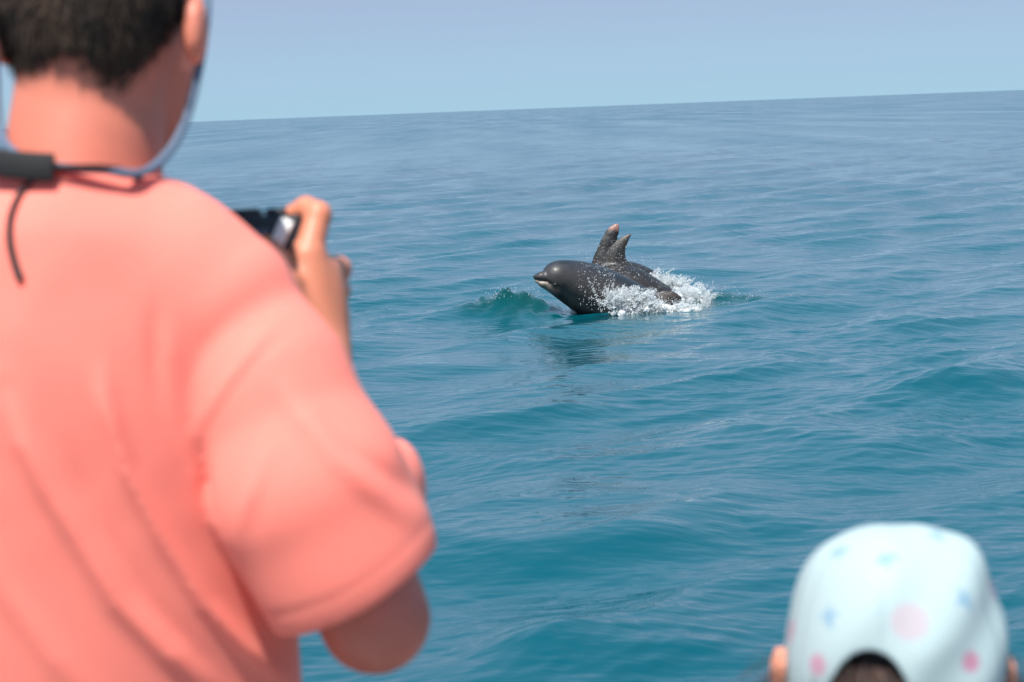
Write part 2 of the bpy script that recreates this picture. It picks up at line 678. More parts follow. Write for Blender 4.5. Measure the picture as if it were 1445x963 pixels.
def make_dolphin(spine, radii, depths, fin_px, fin_d, label, fin_lean=0.0, extra=None, h=.011, colour=None, flat_k=.035):
    pts = [L(p[0], p[1], d) for p, d in zip(spine, depths)]
    sm = smooth_path(np.hstack([np.array(pts), np.array(radii)[:, None]]), 34)
    allp = sm[:, :3]
    fl_ = np.array([L(p[0], p[1], fin_d) for p in fin_px])
    lo = np.minimum(allp.min(0) - .27, fl_.min(0) - .03); hi = np.maximum(allp.max(0) + .27, fl_.max(0) + .03)
    g = Grid(lo, hi, h)
    f = chain(g, allp, sm[:, 3], .03)
    if fin_px is not None:
        fp = np.array([L(p[0], p[1], fin_d)[:2] for p in fin_px])
        pd = poly2(g.X, g.Y, fp)
        Zc = g.Z - fin_d - fin_lean * (g.Y - fp[:, 1].min())
        th = .008 + .30 * np.clip(-pd, 0, .085)
        fin = smax(pd, np.abs(Zc) - th, .008)
        f = smin(f, fin, flat_k)
    if extra:
        f = extra(g, f)
    v, q = nets(g, f)
    w = to_world(v)
    return v, w, q, sm


def dolphin_obj(v, w, q, col, label):
    base = w.mean(0); base[2] = 0
    me = fast_mesh('dolphin', w - base, q[:, ::-1] if not ORIENT else q)
    set_col(me, col)
    o = obj('dolphin', me, dolphin_skin, None, base)
    return tag(o, label, 'dolphin', 'dolphins surfacing together')


ORIENT = False
U_ = 14.4 / FPX
GREY_BACK = np.array([.017, .018, .023]); GREY_SIDE = np.array([.044, .038, .037]); PALE = np.array([.14, .12, .105])


def px_of(v):
    return v[:, 0] / v[:, 2] * FPX + W0 / 2, -v[:, 1] / v[:, 2] * FPX + H0 / 2


# the near dolphin with its head out
def flukes(g, f, tip, dirv, depth):
    """pair of tail flukes lying across the depth axis"""
    t = np.asarray(tip)
    for s in (-1, 1):
        f = smin(f, ell(g, t + np.array([dirv[0] * .05, dirv[1] * .05, s * .16]), (.10, .022, .17)), .03)
    return f


def near_extra(g, f):
    # beak: upper and lower jaw with the mouth line between, melon, flipper
    d = 14.24
    up = chain(g, [L(756.5, 392.3, d), L(764, 391.5, d), L(779, 393, d + .02)], [.024, .034, .050], .02)
    low = chain(g, [L(757.5, 395.5, d), L(767, 400, d), L(786, 408, d + .03)], [.018, .029, .055], .02)
    jaw = smin(up, low, .006)
    f = smin(f, jaw, .012)
    f = smin(f, ell(g, L(787, 388.5, d + .05), (.090, .082, .090)), .05)
    # mouth groove
    U = g.X; V = g.Y
    ml = [L(752, 394.0, d)[:2], L(762, 396.2, d)[:2], L(772, 397.5, d)[:2], L(777, 401, d)[:2]]
    sd = seg_dist(U, V, ml)
    f = f + .011 * np.exp(-(sd / .008) ** 2) * (g.Z < d + .01)
    # eye bulge
    f = smin(f, ell(g, L(783.5, 401.5, d - .085), (.016, .010, .014)), .010)
    # flipper under water
    fl = chain(g, [L(850, 478, d - .06), L(866, 506, d - .20), L(884, 524, d - .24)], [.07, .05, .02], .03)
    f = smin(f, fl, .04)
    return flukes(g, f, L(1215, 640, 14.9), (.8, -.5), 14.9)


A_sp = [(784, 391.5), (797, 395), (823, 405), (852, 420), (890, 443), (940, 474), (1000, 513), (1060, 548), (1130, 592), (1215, 640)]
A_r = [.085, .126, .165, .190, .206, .205, .195, .15, .09, .035]
A_d = [14.28, 14.34, 14.42, 14.50, 14.56, 14.62, 14.68, 14.74, 14.8, 14.9]
A_fin = [(900, 455), (912, 426), (925, 413), (938, 409.8), (951, 411.5), (963, 420), (959, 424.5), (950, 428), (946, 437), (948, 462)]
v, w, q, sm = make_dolphin(A_sp, A_r, A_d, A_fin, 14.50, '', extra=near_extra, h=.0095)
px, py = px_of(v)
top = np.interp(px, [755, 770, 800, 860, 900, 960], [386, 372, 369, 382, 402, 430])
t_ = np.clip((py - top - 3) / 26, 0, 1) ** 0.9
n1 = vnoise(w, 3.2, 3); n2 = vnoise(w, 12, 4)
col = GREY_BACK + (GREY_SIDE - GREY_BACK) * np.clip(t_ + .22 * n1, 0, 1)[:, None]
col *= (1 + .16 * n1 + .10 * n2)[:, None]
pale = np.clip((py - np.interp(px, [754, 762, 772, 778, 786, 795, 805, 815], [394.6, 396.8, 398.2, 402, 410, 424, 438, 470])) / 2.5, 0, 1)
pale *= np.clip((784 - px) / 9, 0, 1)
col = col + (PALE - col) * (pale * .9)[:, None]
lip = np.exp(-((py - np.interp(px, [754, 762, 772], [395.4, 397.8, 399.4])) / 1.5) ** 2) * (px < 774)
col = col + (np.array([.30, .25, .21]) - col) * lip[:, None]
near_side = v[:, 2] < 14.3
eye = np.exp(-(((px - 783.5) / 3.2) ** 2 + ((py - 402) / 2.0) ** 2)) * near_side
eyepatch = np.exp(-(((px - 785) / 7) ** 2 + ((py - 406) / 8) ** 2)) * near_side
col = col * (1 - .45 * eyepatch - .5 * eye).clip(.1, 1)[:, None]
smear = np.exp(-(((px - 806) / 5) ** 2 + ((py - 428) / 11) ** 2))
col = col + (np.array([.085, .075, .07]) - col) * (.55 * smear)[:, None]
blow = np.exp(-(((px - 798) / 6) ** 2 + ((py - 370) / 2.0) ** 2))
col *= (1 - .6 * blow)[:, None]
finm = np.exp(-(((px - 945) / 20) ** 2 + ((py - 422) / 14) ** 2))
col = col + (np.array([.038, .026, .021]) - col) * finm[:, None]
dolphin_obj(v, w, q, col, 'dark grey dolphin with its head and pale beak lifted out of the water')

# middle dolphin, clean hooked fin
B_sp = [(785, 640), (792, 600), (816, 550), (832, 482), (846, 428), (878, 418), (908, 430), (945, 450), (995, 484), (1070, 540), (1160, 590)]
B_r = [.03, .10, .14, .165, .20, .215, .20, .18, .13, .08, .03]
B_d = [15.0] * 11
B_fin = [(834, 400), (845, 374), (853, 358), (860, 349), (867, 342), (878, 334), (887, 330.3), (890.6, 329.4), (891, 332), (887, 340), (884, 348), (882.2, 356), (883.5, 366), (890, 376), (898, 400)]


def b_extra(g, f):
    return flukes(g, f, L(1160, 590, 15.0), (.8, -.5), 15.0)


v, w, q, sm = make_dolphin(B_sp, B_r, B_d, B_fin, 15.0, '', extra=b_extra)
px, py = px_of(v)
n1 = vnoise(w, 4, 5); n2 = vnoise(w, 15, 6); n3 = vnoise(w, 40, 8)
col = np.array([.015, .0125, .012]) * (1 + .30 * n1 + .2 * n2 + .15 * n3)[:, None].clip(.4, 2)
tipm = np.clip((352 - py) / 24, 0, 1)
col = col + (np.array([.07, .053, .045]) - col) * (tipm * (.75 + .4 * n2)).clip(0, 1)[:, None]
dolphin_obj(v, w, q, col, 'dark dolphin with an unscarred hooked back fin, in the middle of the group')

# far dolphin with a scarred fin
C_sp = [(800, 620), (806, 580), (824, 530), (838, 462), (852, 412), (882, 405), (916, 417), (958, 440), (1012, 470), (1080, 512), (1150, 560)]
C_r = [.03, .09, .12, .14, .175, .185, .17, .15, .12, .07, .03]
C_d = [15.5] * 11
C_fin = [(828, 400), (834, 373), (838, 361), (843, 350), (848.5, 338), (854.5, 327), (860, 320.5), (866, 316.8), (871, 315.2), (874, 317.2), (873.8, 324), (873.2, 331), (870.6, 334.5), (872.4, 337), (868.5, 342), (868.8, 346), (866, 352), (868, 362), (876, 372), (888, 400)]


def c_extra(g, f):
    return flukes(g, f, L(1150, 560, 15.5), (.8, -.5), 15.5)


v, w, q, sm = make_dolphin(C_sp, C_r, C_d, C_fin, 15.5, '', extra=c_extra)
px, py = px_of(v)
n1 = vnoise(w, 4, 9); n2 = vnoise(w, 14, 10); n3 = vnoise(w, 45, 11)
col = np.array([.016, .014, .014]) * (1 + .25 * n1 + .25 * n2 + .2 * n3)[:, None].clip(.4, 2)
scar = np.clip((327 - py) / 7 + .35 * n2, 0, 1)
col = col + (np.array([.27, .14, .11]) * (1 + .3 * n3[:, None]) - col) * scar[:, None] * .9
band = np.exp(-((py - 331) / 5) ** 2) * np.clip(.5 + n2, 0, 1) * (px < 866)
col = col + (np.array([.16, .16, .16]) - col) * (band * .6)[:, None]
dolphin_obj(v, w, q, col.clip(.01, 1), 'dark dolphin behind the others with a pink scarred tip on its ragged fin')

# ------------------------------------------------------------------ splash
foam_mat = mat('foam', (0.80, 0.82, 0.83), .45)
_b = foam_mat.node_tree.nodes['Principled BSDF']
_tr = node(foam_mat, 'ShaderNodeBsdfTranslucent')
_tr.inputs[0].default_value = (.80, .85, .87, 1)
_mx = node(foam_mat, 'ShaderNodeMixShader')
_mx.inputs[0].default_value = .45
_out = foam_mat.node_tree.nodes['Material Output']
foam_mat.node_tree.links.new(_b.outputs[0], _mx.inputs[1])
foam_mat.node_tree.links.new(_tr.outputs[0], _mx.inputs[2])
foam_mat.node_tree.links.new(_mx.outputs[0], _out.inputs[0])

ICO_V, ICO_T = None, None


def ico():
    global ICO_V, ICO_T
    if ICO_V is None:
        ICO_V = np.array([(1, 0, 0), (-1, 0, 0), (0, 1, 0), (0, -1, 0), (0, 0, 1), (0, 0, -1)], float)
        ICO_T = np.array([(0, 2, 4), (2, 1, 4), (1, 3, 4), (3, 0, 4), (2, 0, 5), (1, 2, 5), (3, 1, 5), (0, 3, 5)])
    return ICO_V, ICO_T


def blobs(centers, sizes, stretch=None):
    V, T = ico()
    n = len(centers)
    a = rng.uniform(0, 6.28, n)
    s = np.asarray(sizes)[:, None] * rng.uniform(.6, 1.4, (n, 3))
    if stretch is not None:
        s = s * stretch
    vv = V[None] * s[:, None, :]
    ca, sa = np.cos(a)[:, None], np.sin(a)[:, None]
    vv = np.stack([vv[..., 0] * ca - vv[..., 1] * sa, vv[..., 0] * sa + vv[..., 1] * ca, vv[..., 2]], -1)
    vv = vv + np.asarray(centers)[:, None, :]
    tt = T[None] + (np.arange(n) * 6)[:, None, None]
    return vv.reshape(-1, 3), tt.reshape(-1, 3)


def splash_cloud(n, poly_top, poly_bot, depth, dspread, smin_, smax_, power=1.0, gap=.35, seed=1):
    """droplets between an upper and a lower outline given as pixel polylines"""
    r = np.random.default_rng(seed)
    xs = r.uniform(poly_top[0][0], poly_top[-1][0], n * 3)
    yt = np.interp(xs, [p[0] for p in poly_top], [p[1] for p in poly_top])
    yb = np.interp(xs, [p[0] for p in poly_bot], [p[1] for p in poly_bot])
    jag = vnoise(np.stack([xs * .06, xs * 0, xs * 0], 1), 1.0, seed + 5, 3)
    yt = yt + jag * 6
    u = r.uniform(0, 1, n * 3) ** power
    ys = yb + (yt - yb) * u
    keep = vnoise(np.stack([xs * .05, ys * .07, xs * 0], 1), 1.0, seed + 9, 3) > -gap - .7 * (1 - u)
    xs, ys, u = xs[keep][:n], ys[keep][:n], u[keep][:n]
    d = depth + r.normal(0, dspread, len(xs))
    c = np.array([P(a, b, e) for a, b, e in zip(xs, ys, d)])
    sz = smin_ + (smax_ - smin_) * r.uniform(0, 1, len(xs)) ** 2.5 * (1 - .6 * u)
    return c, sz


def foam_body(blob_list, h=.0062):
    """one lumpy mass of white water from many soft balls"""
    c = np.array([b_[:3] for b_ in blob_list]); r = np.array([b_[3] for b_ in blob_list])
    g = Grid(c.min(0) - .07, c.max(0) + .07, h)
    f = np.full(tuple(g.n), 1.0, np.float32)
    for ci, ri in zip(c, r):
        lo_ = np.maximum(((ci - ri - .05 - g.lo) / h).astype(int), 0); hi_ = np.minimum(((ci + ri + .05 - g.lo) / h).astype(int) + 2, g.n)
        sl3 = tuple(slice(a_, b_) for a_, b_ in zip(lo_, hi_))
        d = np.sqrt((g.X[sl3[0]] - ci[0]) ** 2 + (g.Y[:, sl3[1]] - ci[1]) ** 2 + (g.Z[:, :, sl3[2]] - ci[2]) ** 2) - ri
        f[sl3] = smin(f[sl3], d, .012)
    n = .008 * np.sin(g.X * 150 + 3 * np.sin(g.Z * 60)) * np.sin(g.Y * 170 + g.Z * 90) + .005 * np.sin(g.X * 310 + g.Y * 270) * np.sin(g.Z * 290 - g.Y * 200)
    return nets(g, f + n)


r6 = np.random.default_rng(17)


def foam_line(n, top, bot, depth, dsp, r0, r1):
    out = []
    for _ in range(n):
        a = r6.uniform(top[0][0], top[-1][0])
        yt = np.interp(a, [p[0] for p in top], [p[1] for p in top]); yb = np.interp(a, [p[0] for p in bot], [p[1] for p in bot])
        u = r6.uniform(0, 1) ** 1.5
        rad = (r0 + (r1 - r0) * r6.uniform(0, 1) ** 2) * (1.1 - .6 * u)
        p = P(a, yb + (yt - yb) * u, depth + r6.normal(0, dsp))
        out.append((*p, rad))
    return out


fb = foam_line(280, [(866, 424), (880, 410), (900, 410), (922, 418), (940, 430), (985, 437)], [(866, 444), (900, 446), (950, 444), (985, 440)], 14.17, .04, .008, .030)
fb2 = foam_line(90, [(948, 416), (962, 404), (985, 408), (998, 420)], [(948, 430), (970, 434), (998, 430)], 14.65, .06, .008, .028)
fb3 = foam_line(90, [(912, 390), (926, 383), (945, 392), (985, 408)], [(912, 397), (930, 406), (960, 412), (985, 416)], 15.34, .05, .008, .026)
FOAM = merge([foam_body(q_) for q_ in (fb, fb2, fb3)])
C_, S_ = [], []
for args in (
    # in front of the near dolphin's back
    dict(n=9000, poly_top=[(858, 432), (866, 414), (880, 402), (900, 405), (922, 411), (940, 420), (965, 428), (990, 437)], poly_bot=[(858, 442), (900, 446), (950, 444), (990, 440)], depth=14.17, dspread=.05, smin_=.0022, smax_=.0046, power=.9, seed=1),
    # between the near dolphin and the tail wash
    dict(n=3600, poly_top=[(944, 412), (958, 397), (970, 394), (985, 398), (1003, 412)], poly_bot=[(944, 430), (970, 434), (1003, 432)], depth=14.6, dspread=.08, smin_=.0022, smax_=.0044, power=1.1, gap=.15, seed=2),
    # behind the far back
    dict(n=3200, poly_top=[(906, 388), (918, 381), (928, 377), (940, 384), (962, 394), (990, 402)], poly_bot=[(906, 396), (930, 405), (960, 412), (990, 416)], depth=15.32, dspread=.08, smin_=.0022, smax_=.0044, power=1.0, gap=.2, seed=3),
):
    c, s = splash_cloud(**args)
    C_.append(c); S_.append(s)
r5 = np.random.default_rng(91)


def streamers(n, px0, px1, py_base, depth, hmax, seed_d):
    """arcs of drops thrown up and back from the water"""
    cs, ss = [], []
    for _ in range(n):
        a = r5.uniform(px0, px1)
        p0 = P(a, py_base + r5.normal(0, 2), depth + r5.normal(0, seed_d))
        hgt = hmax * r5.uniform(.25, 1) * (0.6 + .4 * math.sin((a - px0) / (px1 - px0) * math.pi))
        run = r5.normal(.05, .10)
        m_ = r5.integers(24, 70)
        t_ = np.sort(r5.uniform(0, 1, m_)) * r5.uniform(.6, 1.0)
        arc = np.stack([p0[0] + run * t_, p0[1] + r5.normal(0, .05) * t_, p0[2] + hgt * (1 - (1 - t_ * 1.15) ** 2)], 1)
        cs.append(arc + r5.normal(0, .006, arc.shape)); ss.append((.0052 - .0036 * t_) * r5.uniform(.4, 1.15, m_))
    return np.concatenate(cs), np.concatenate(ss)


for args in ((210, 862, 935, 436, 14.18, .15, .05), (60, 925, 985, 438, 14.2, .06, .05), (60, 952, 1000, 424, 14.7, .13, .08), (70, 908, 960, 402, 15.32, .11, .05), (35, 852, 880, 430, 14.12, .16, .03)):
    c, s_ = streamers(*args)
    C_.append(c); S_.append(s_)
CC = np.concatenate(C_); SS = np.concatenate(S_)
cl_ = to_local(CC)
fx_, fy_ = px_of(cl_)
# the fin of the near dolphin stays clear of the foam
clear = (cl_[:, 2] < 14.6) & (poly2(fx_, fy_, [(921, 421), (928, 408), (945, 405), (966, 414), (966, 424), (952, 430), (944, 434), (930, 428)]) < 0) & (rng.uniform(0, 1, len(CC)) < .93)
CC, SS = CC[~clear], SS[~clear]
v, t = blobs(CC, SS)
fx_, fy_ = px_of(to_local(FOAM[0]))
t = np.concatenate([t, (FOAM[1][:, [0, 1, 2]]) + len(v), (FOAM[1][:, [0, 2, 3]]) + len(v)])
v = np.concatenate([v, FOAM[0]])
b0 = np.array([P(920, 440, 14.3)[0], P(920, 440, 14.3)[1], 0])
sp = obj('splash', fast_mesh('splash', v - b0, None, t), foam_mat, None, b0)
tag(sp, 'white foaming splash breaking around the dolphins', 'splash', kind='stuff')

# flying drops and beads on the animals
r3 = np.random.default_rng(44)
pts, szs = [], []
for _ in range(260):                       # loose spray
    a = r3.uniform(0, 1)
    x_ = 812 + 150 * r3.beta(2, 2.2); y_ = np.interp(x_, [812, 870, 900, 960], [372, 385, 388, 404]) - abs(r3.normal(0, 20)) + 8
    pts.append(P(x_, y_, r3.uniform(14.05, 14.5))); szs.append(r3.uniform(.0012, .0030))
for _ in range(520):                       # beads running over the near flank
    x_ = r3.uniform(812, 868); y_ = r3.uniform(374, 432)
    if r3.uniform() > .18 + .82 * (x_ - 812) / 56:
        continue
    pts.append(P(x_, y_, 14.05 + .1 * r3.uniform())); szs.append(r3.uniform(.0012, .0032))
for x0, y0, x1, y1 in ((829, 392, 840, 416), (836, 402, 846, 434), (856, 398, 846, 424), (862, 396, 850, 440), (866, 399, 857, 430), (858, 412, 851, 438), (842, 414, 848, 441)):
    for s in np.linspace(0, 1, 26):        # strings of water
        pts.append(P(x0 + (x1 - x0) * s + r3.normal(0, .9), y0 + (y1 - y0) * s + r3.normal(0, .9), 14.08)); szs.append(r3.uniform(.0012, .0040))
for _ in range(150):                       # beads on the two far fins
    x_ = r3.uniform(842, 884); y_ = r3.uniform(336, 382)
    pts.append(P(x_, y_, 14.72)); szs.append(r3.uniform(.0012, .0026))
for _ in range(150):                       # drops on and over the bow wave
    x_ = r3.uniform(684, 790); y_ = np.interp(x_, [684, 720, 760, 790], [418, 404, 408, 420]) + r3.normal(4, 7)
    pts.append(P(x_, y_, 14.38)); szs.append(r3.uniform(.0010, .0030))
for _ in range(120):                       # and over the wake
    x_ = r3.uniform(985, 1085); y_ = np.interp(x_, [985, 1085], [400, 420]) + r3.normal(2, 5)
    pts.append(P(x_, y_, 14.6)); szs.append(r3.uniform(.0010, .0028))
v, t = blobs(np.array(pts), np.array(szs))
sp2 = obj('spray', fast_mesh('spray', v - b0, None, t), foam_mat, None, b0)
tag(sp2, 'fine white water drops flying over the dolphins', 'spray', kind='stuff')

# ------------------------------------------------------------------ the man
skin = mat('skin', (.56, .27, .17), .5)
attr_colour(skin)
sb = skin.node_tree.nodes['Principled BSDF']
sb.inputs['Subsurface Weight'].default_value = .25
sb.inputs['Subsurface Radius'].default_value = (.012, .005, .003)
sb.inputs['Subsurface Scale'].default_value = .6
noise_bump(skin, 300, .25, .0006)
SKIN = np.array([.55, .175, .115])

man_hip_w = P(105, 1130, 2.0)
man_base = np.array([man_hip_w[0], man_hip_w[1], DECK])
SEAT_Z = .73
hipL = to_local(np.array([man_hip_w[0], man_hip_w[1], SEAT_Z + .10]))
man = thing('person', man_base, 'person with short dark hair in a coral t-shirt photographing the dolphins', 'person')

NECK0, NECK1 = L(112, 300, 1.90), L(132, 40, 1.91)
HEADC = L(138, -22, 1.905)
SHR, ELR, WRR = L(330, 442, 1.885), L(529, 873, 1.905), L(452, 520, 2.075)
SHL, ELL_, WRL = L(-105, 442, 1.885), L(-270, 870, 1.98), L(120, 640, 2.20)


def W(p):
    return to_local(np.array(p))


hw = np.array([man_hip_w[0], man_hip_w[1], SEAT_Z + .10])
KNR, KNL = W(hw + (.20, .34, -.22)), W(hw + (-.20, .34, -.22))
ANR, ANL = W(hw + (.23, .24, -.63)), W(hw + (-.23, .24, -.63))
TOR, TOL = W(hw + (.27, .40, -.675)), W(hw + (-.27, .40, -.675))
HPR, HPL = W(hw + (.09, .02, 0)), W(hw + (-.09, .02, 0))

g = Grid(L(-480, -260, 1.9) * [1, 1, 0] + [0, 0, 1.68], [0, 0, 2.62] + L(640, 0, 2.0) * [1, 0, 0] + [0, .42, 0], .0068)
# the grid must hold the feet as well
lo = np.minimum.reduce([ANL, ANR, TOL, TOR, ELL_, L(-480, 0, 1.9)]) - .12
hi = np.maximum.reduce([L(640, -260, 1.95), KNR, TOR, HEADC, WRR]) + .10
lo[2] = 1.66; hi[2] = max(hi[2], TOR[2] + .1)
g = Grid(lo, hi, .0075)
f = ell(g, HEADC, (.079, .112, .100))
f = smin(f, cone(g, NECK0, NECK1, .077, .062), .03)
# face: turned a little right and bent down towards the camera in the hands
f = smin(f, ell(g, L(186, 55, 1.985), (.056, .100, .060)), .03)
f = smin(f, chain(g, [L(240, 60, 1.955), L(222, 172, 1.965), L(188, 238, 2.03)], [.024, .022, .024], .02), .03)
f = smin(f, cone(g, L(205, 30, 2.045), L(212, 75, 2.075), .010, .016), .015)          # nose
f = smin(f, cone(g, L(160, 130, 2.045), L(230, 130, 2.02), .012, .012), .015)           # mouth
f = smin(f, cone(g, L(150, 5, 2.035), L(240, 5, 2.015), .012, .012), .015)              # brow
for ex, ez in ((275, 1.885), (3, 1.885)):
    ea = ell(g, L(ex, 42, ez), (.012, .034, .020))
    f = smin(f, ea, .006)
torso = smin(ell(g, L(108, 560, 1.945), (.140, .17, .065)), cone(g, L(110, 700, 1.975), hipL, .070, .10), .05)
torso = smin(torso, smin(cone(g, NECK0 + (0, -.012, 0), SHR, .045, .045), cone(g, NECK0 + (0, -.012, 0), SHL, .045, .045), .03), .03)
f = smin(f, torso, .035)
for sh, el, wr, hp, kn, an, to in ((SHR, ELR, WRR, HPR, KNR, ANR, TOR), (SHL, ELL_, WRL, HPL, KNL, ANL, TOL)):
    f = smin(f, chain(g, [sh, (sh + el) / 2, el], [.046, .058, .0495], .02), .02)
    f = smin(f, chain(g, [el, el + (wr - el) * .3, wr], [.046, .045, .028], .02), .015)
    f = smin(f, chain(g, [hp, kn], [.085, .058], .02), .03)
    f = smin(f, chain(g, [kn, kn + (an - kn) * .35, an], [.055, .054, .034], .02), .02)
    f = smin(f, cone(g, an + W(CAM + np.array([0, -.02, -.03])), to, .036, .030), .02)
bv, bq = nets(g, f)


def hand(wr, index, fingers, thumb, knuckles, pad=None, h=.0024):
    allp = np.array([wr] + index + [p for fg in fingers for p in fg] + thumb + knuckles)
    g = Grid(allp.min(0) - .035, allp.max(0) + .035, h)
    f = None
    for i, k in enumerate(knuckles):
        c = cone(g, wr, k, .026, .017)
        f = c if f is None else smin(f, c, .014)
    for i, fg in enumerate([index] + fingers):
        rr = np.linspace(.0150, .0098, len(fg)) * (1, .98, .95, .85)[min(i, 3)]
        f = smin(f, chain(g, fg, list(rr), .004), .005)
    f = smin(f, chain(g, thumb, list(np.linspace(.019, .0095, len(thumb))), .006), .012)
    if pad is not None:
        f = smin(f, ell(g, pad, (.032, .048, .020)), .02)
    return nets(g, f)


# right hand round the camera's grip, index finger on the shutter
kn = [L(434, 362, 2.085), L(458, 384, 2.115), L(465, 412, 2.125), L(466, 440, 2.13)]
idx_f = [kn[0], L(449, 303, 2.10), L(432, 294, 2.115), L(412, 303, 2.12)]
fing = []
for i, (yy) in enumerate((380, 410, 440)):
    fing.append([kn[i + 1], L(478 - i * 1, yy, 2.155), L(462, yy + 6, 2.185), L(432, yy + 10, 2.185)])
thumb = [L(428, 470, 2.06), L(402, 402, 2.055), L(392, 372, 2.058), L(384, 350, 2.062)]
hv, hq = hand(WRR, idx_f, fing, thumb, kn, L(436, 425, 2.095))
# left hand under the camera's other side
kn2 = [L(225, 500, 2.19), L(235, 525, 2.19), L(235, 550, 2.185), L(228, 572, 2.18)]
idx2 = [kn2[0], L(268, 470, 2.185), L(288, 445, 2.18), L(296, 425, 2.175)]
f2 = [[kn2[i + 1], L(280 + 4 * i, 505 + 18 * i, 2.19), L(305, 480 + 16 * i, 2.185), L(312, 455 + 12 * i, 2.18)] for i in range(3)]
th2 = [L(180, 560, 2.16), L(225, 470, 2.15), L(255, 430, 2.15), L(268, 405, 2.15)]
hv2, hq2 = hand(WRL, idx2, f2, th2, kn2)
v, q = merge([(bv, bq), (hv, hq), (hv2, hq2)])
q = q[:, ::-1]
px, py = px_of(v)
w = to_world(v)
n1 = vnoise(w, 9, 12); n2 = vnoise(w, 40, 13)
col = SKIN * (1 + .05 * n1 + .04 * n2)[:, None]
HX = [-60, 0, 20, 40, 60, 80, 100, 125, 150, 170, 200, 230, 250, 268, 285, 400]
HY = [60, 118, 128, 122, 104, 96, 98, 112, 134, 136, 112, 78, 50, 15, -40, -60]


def hairline(px, py, v):
    yb = np.interp(px, HX, HY)
    front = v[:, 2] > 1.97
    return np.where(front, -60 - py, yb - py)


hm = hairline(px, py, v)
under = np.clip((hm + 10) / 62, 0, 1) * (v[:, 1] > L(0, 145, 1.9)[1])
under *= (np.linalg.norm((v - HEADC) / [.079, .112, .1], axis=1) < 1.25)
earm = ((np.abs(px - 277) < 19) | (px < 12)) & (py > -20) & (py < 100) & (v[:, 2] > 1.88)
under = np.where(earm, 0, under)
col = col + (np.array([.030, .021, .016]) - col) * (under * .93)[:, None]
col = np.where(earm[:, None], np.array([.82, .27, .19]), col)
col = np.where(((v[:, 2] > 2.03) & (v[:, 1] < L(0, 250, 2.05)[1]))[:, None], np.array([.55, .19, .108]) * (1 + .05 * n1)[:, None], col)
arm_shade = (px > 400) & (py > 760) & (v[:, 2] < 2.03)
col = np.where(arm_shade[:, None], np.array([.46, .135, .098]) * (1 + .08 * n1 + .05 * n2)[:, None], col)  # shade on the bare arm painted into the skin as a darker red
rosy = np.exp(-((py - 215) / 60) ** 2) * (np.abs(px - 110) < 200)
col = col * (1 - rosy[:, None] * np.array([0, .12, .14]))
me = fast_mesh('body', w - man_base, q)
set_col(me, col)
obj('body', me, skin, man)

# short hair: strands over the scalp
hair_mat = mat('hair', (.022, .015, .011), .85)
noise_colour(hair_mat, (.016, .009, .006), (.055, .030, .018), 40)
nrm_c = HEADC
cand = np.where((hm > -6) & (np.linalg.norm((v - HEADC) / [.079, .112, .1], axis=1) < 1.22) & ~earm & (v[:, 1] > L(0, 150, 1.9)[1]))[0]


def strands(n):
    pick = cand[rng.integers(0, len(cand), n)]
    root = v[pick] + rng.normal(0, .0024, (n, 3))
    hmv = hairline(*px_of(root), root)
    keepp = rng.uniform(0, 1, n) < np.clip((hmv + 12) / 75, .0, 1) ** 1.4
    thin = np.exp(-(((px_of(root)[0] - 92) / 38) ** 2)) * (hmv < 45)
    keepp &= rng.uniform(0, 1, n) > .55 * thin
    root = root[keepp]; n = len(root)
    hmv = hmv[keepp]
    out = (root - nrm_c) / np.array([.079, .112, .1]) ** 2
    out /= np.linalg.norm(out, axis=1)[:, None]
    down = np.array([0, -1.0, 0]) - out * (out @ np.array([0, -1.0, 0]))[:, None]
    d = out * .30 + down * .9 + rng.normal(0, .15, (n, 3))
    d /= np.linalg.norm(d, axis=1)[:, None]
    ln = rng.uniform(.009, .018, n) * np.clip(.35 + hmv / 70, .35, 1.25)
    side = np.cross(d, out); side /= np.linalg.norm(side, axis=1)[:, None]
    wd = .0007
    root = root - out * .001
    mid = root + d * (ln * .55)[:, None] + down * (ln * .05)[:, None]
    tip = root + d * ln[:, None] + down * (ln * .25)[:, None]
    V = np.stack([root - side * wd, root + side * wd, mid + side * wd, mid - side * wd, tip], 1).reshape(-1, 3)
    b = (np.arange(n) * 5)[:, None]
    return V, b + np.array([[0, 1, 2, 3]]), b + np.array([[3, 2, 4]])


hv_, hq_, ht_ = strands(52000)
part_from('hair', to_world(hv_), hq_, hair_mat, man, man_base, ht_)

# ---- coral t-shirt
shirt_mat = mat('coral_cotton', (.82, .205, .158), .85)
shirt_mat.node_tree.nodes['Principled BSDF'].inputs['Sheen Weight'].default_value = .04
shirt_mat.node_tree.nodes['Principled BSDF'].inputs['Sheen Tint'].default_value = (1, .8, .75, 1)
noise_bump(shirt_mat, 900, .25, .0006, 2)
_b = shirt_mat.node_tree.nodes['Principled BSDF']
_b.inputs['Subsurface Weight'].default_value = .45
_b.inputs['Subsurface Radius'].default_value = (1.0, .22, .16)
_b.inputs['Subsurface Scale'].default_value = .022

lo = np.array([L(-520, 0, 1.9)[0], L(0, 1210, 1.95)[1], 1.70]); hi = np.array([L(640, 0, 1.95)[0], L(0, 215, 1.9)[1], 2.12])
g = Grid(lo, hi, .0043)
PXg = g.X / g.Z * FPX + W0 / 2
PYg = -g.Y / g.Z * FPX + H0 / 2
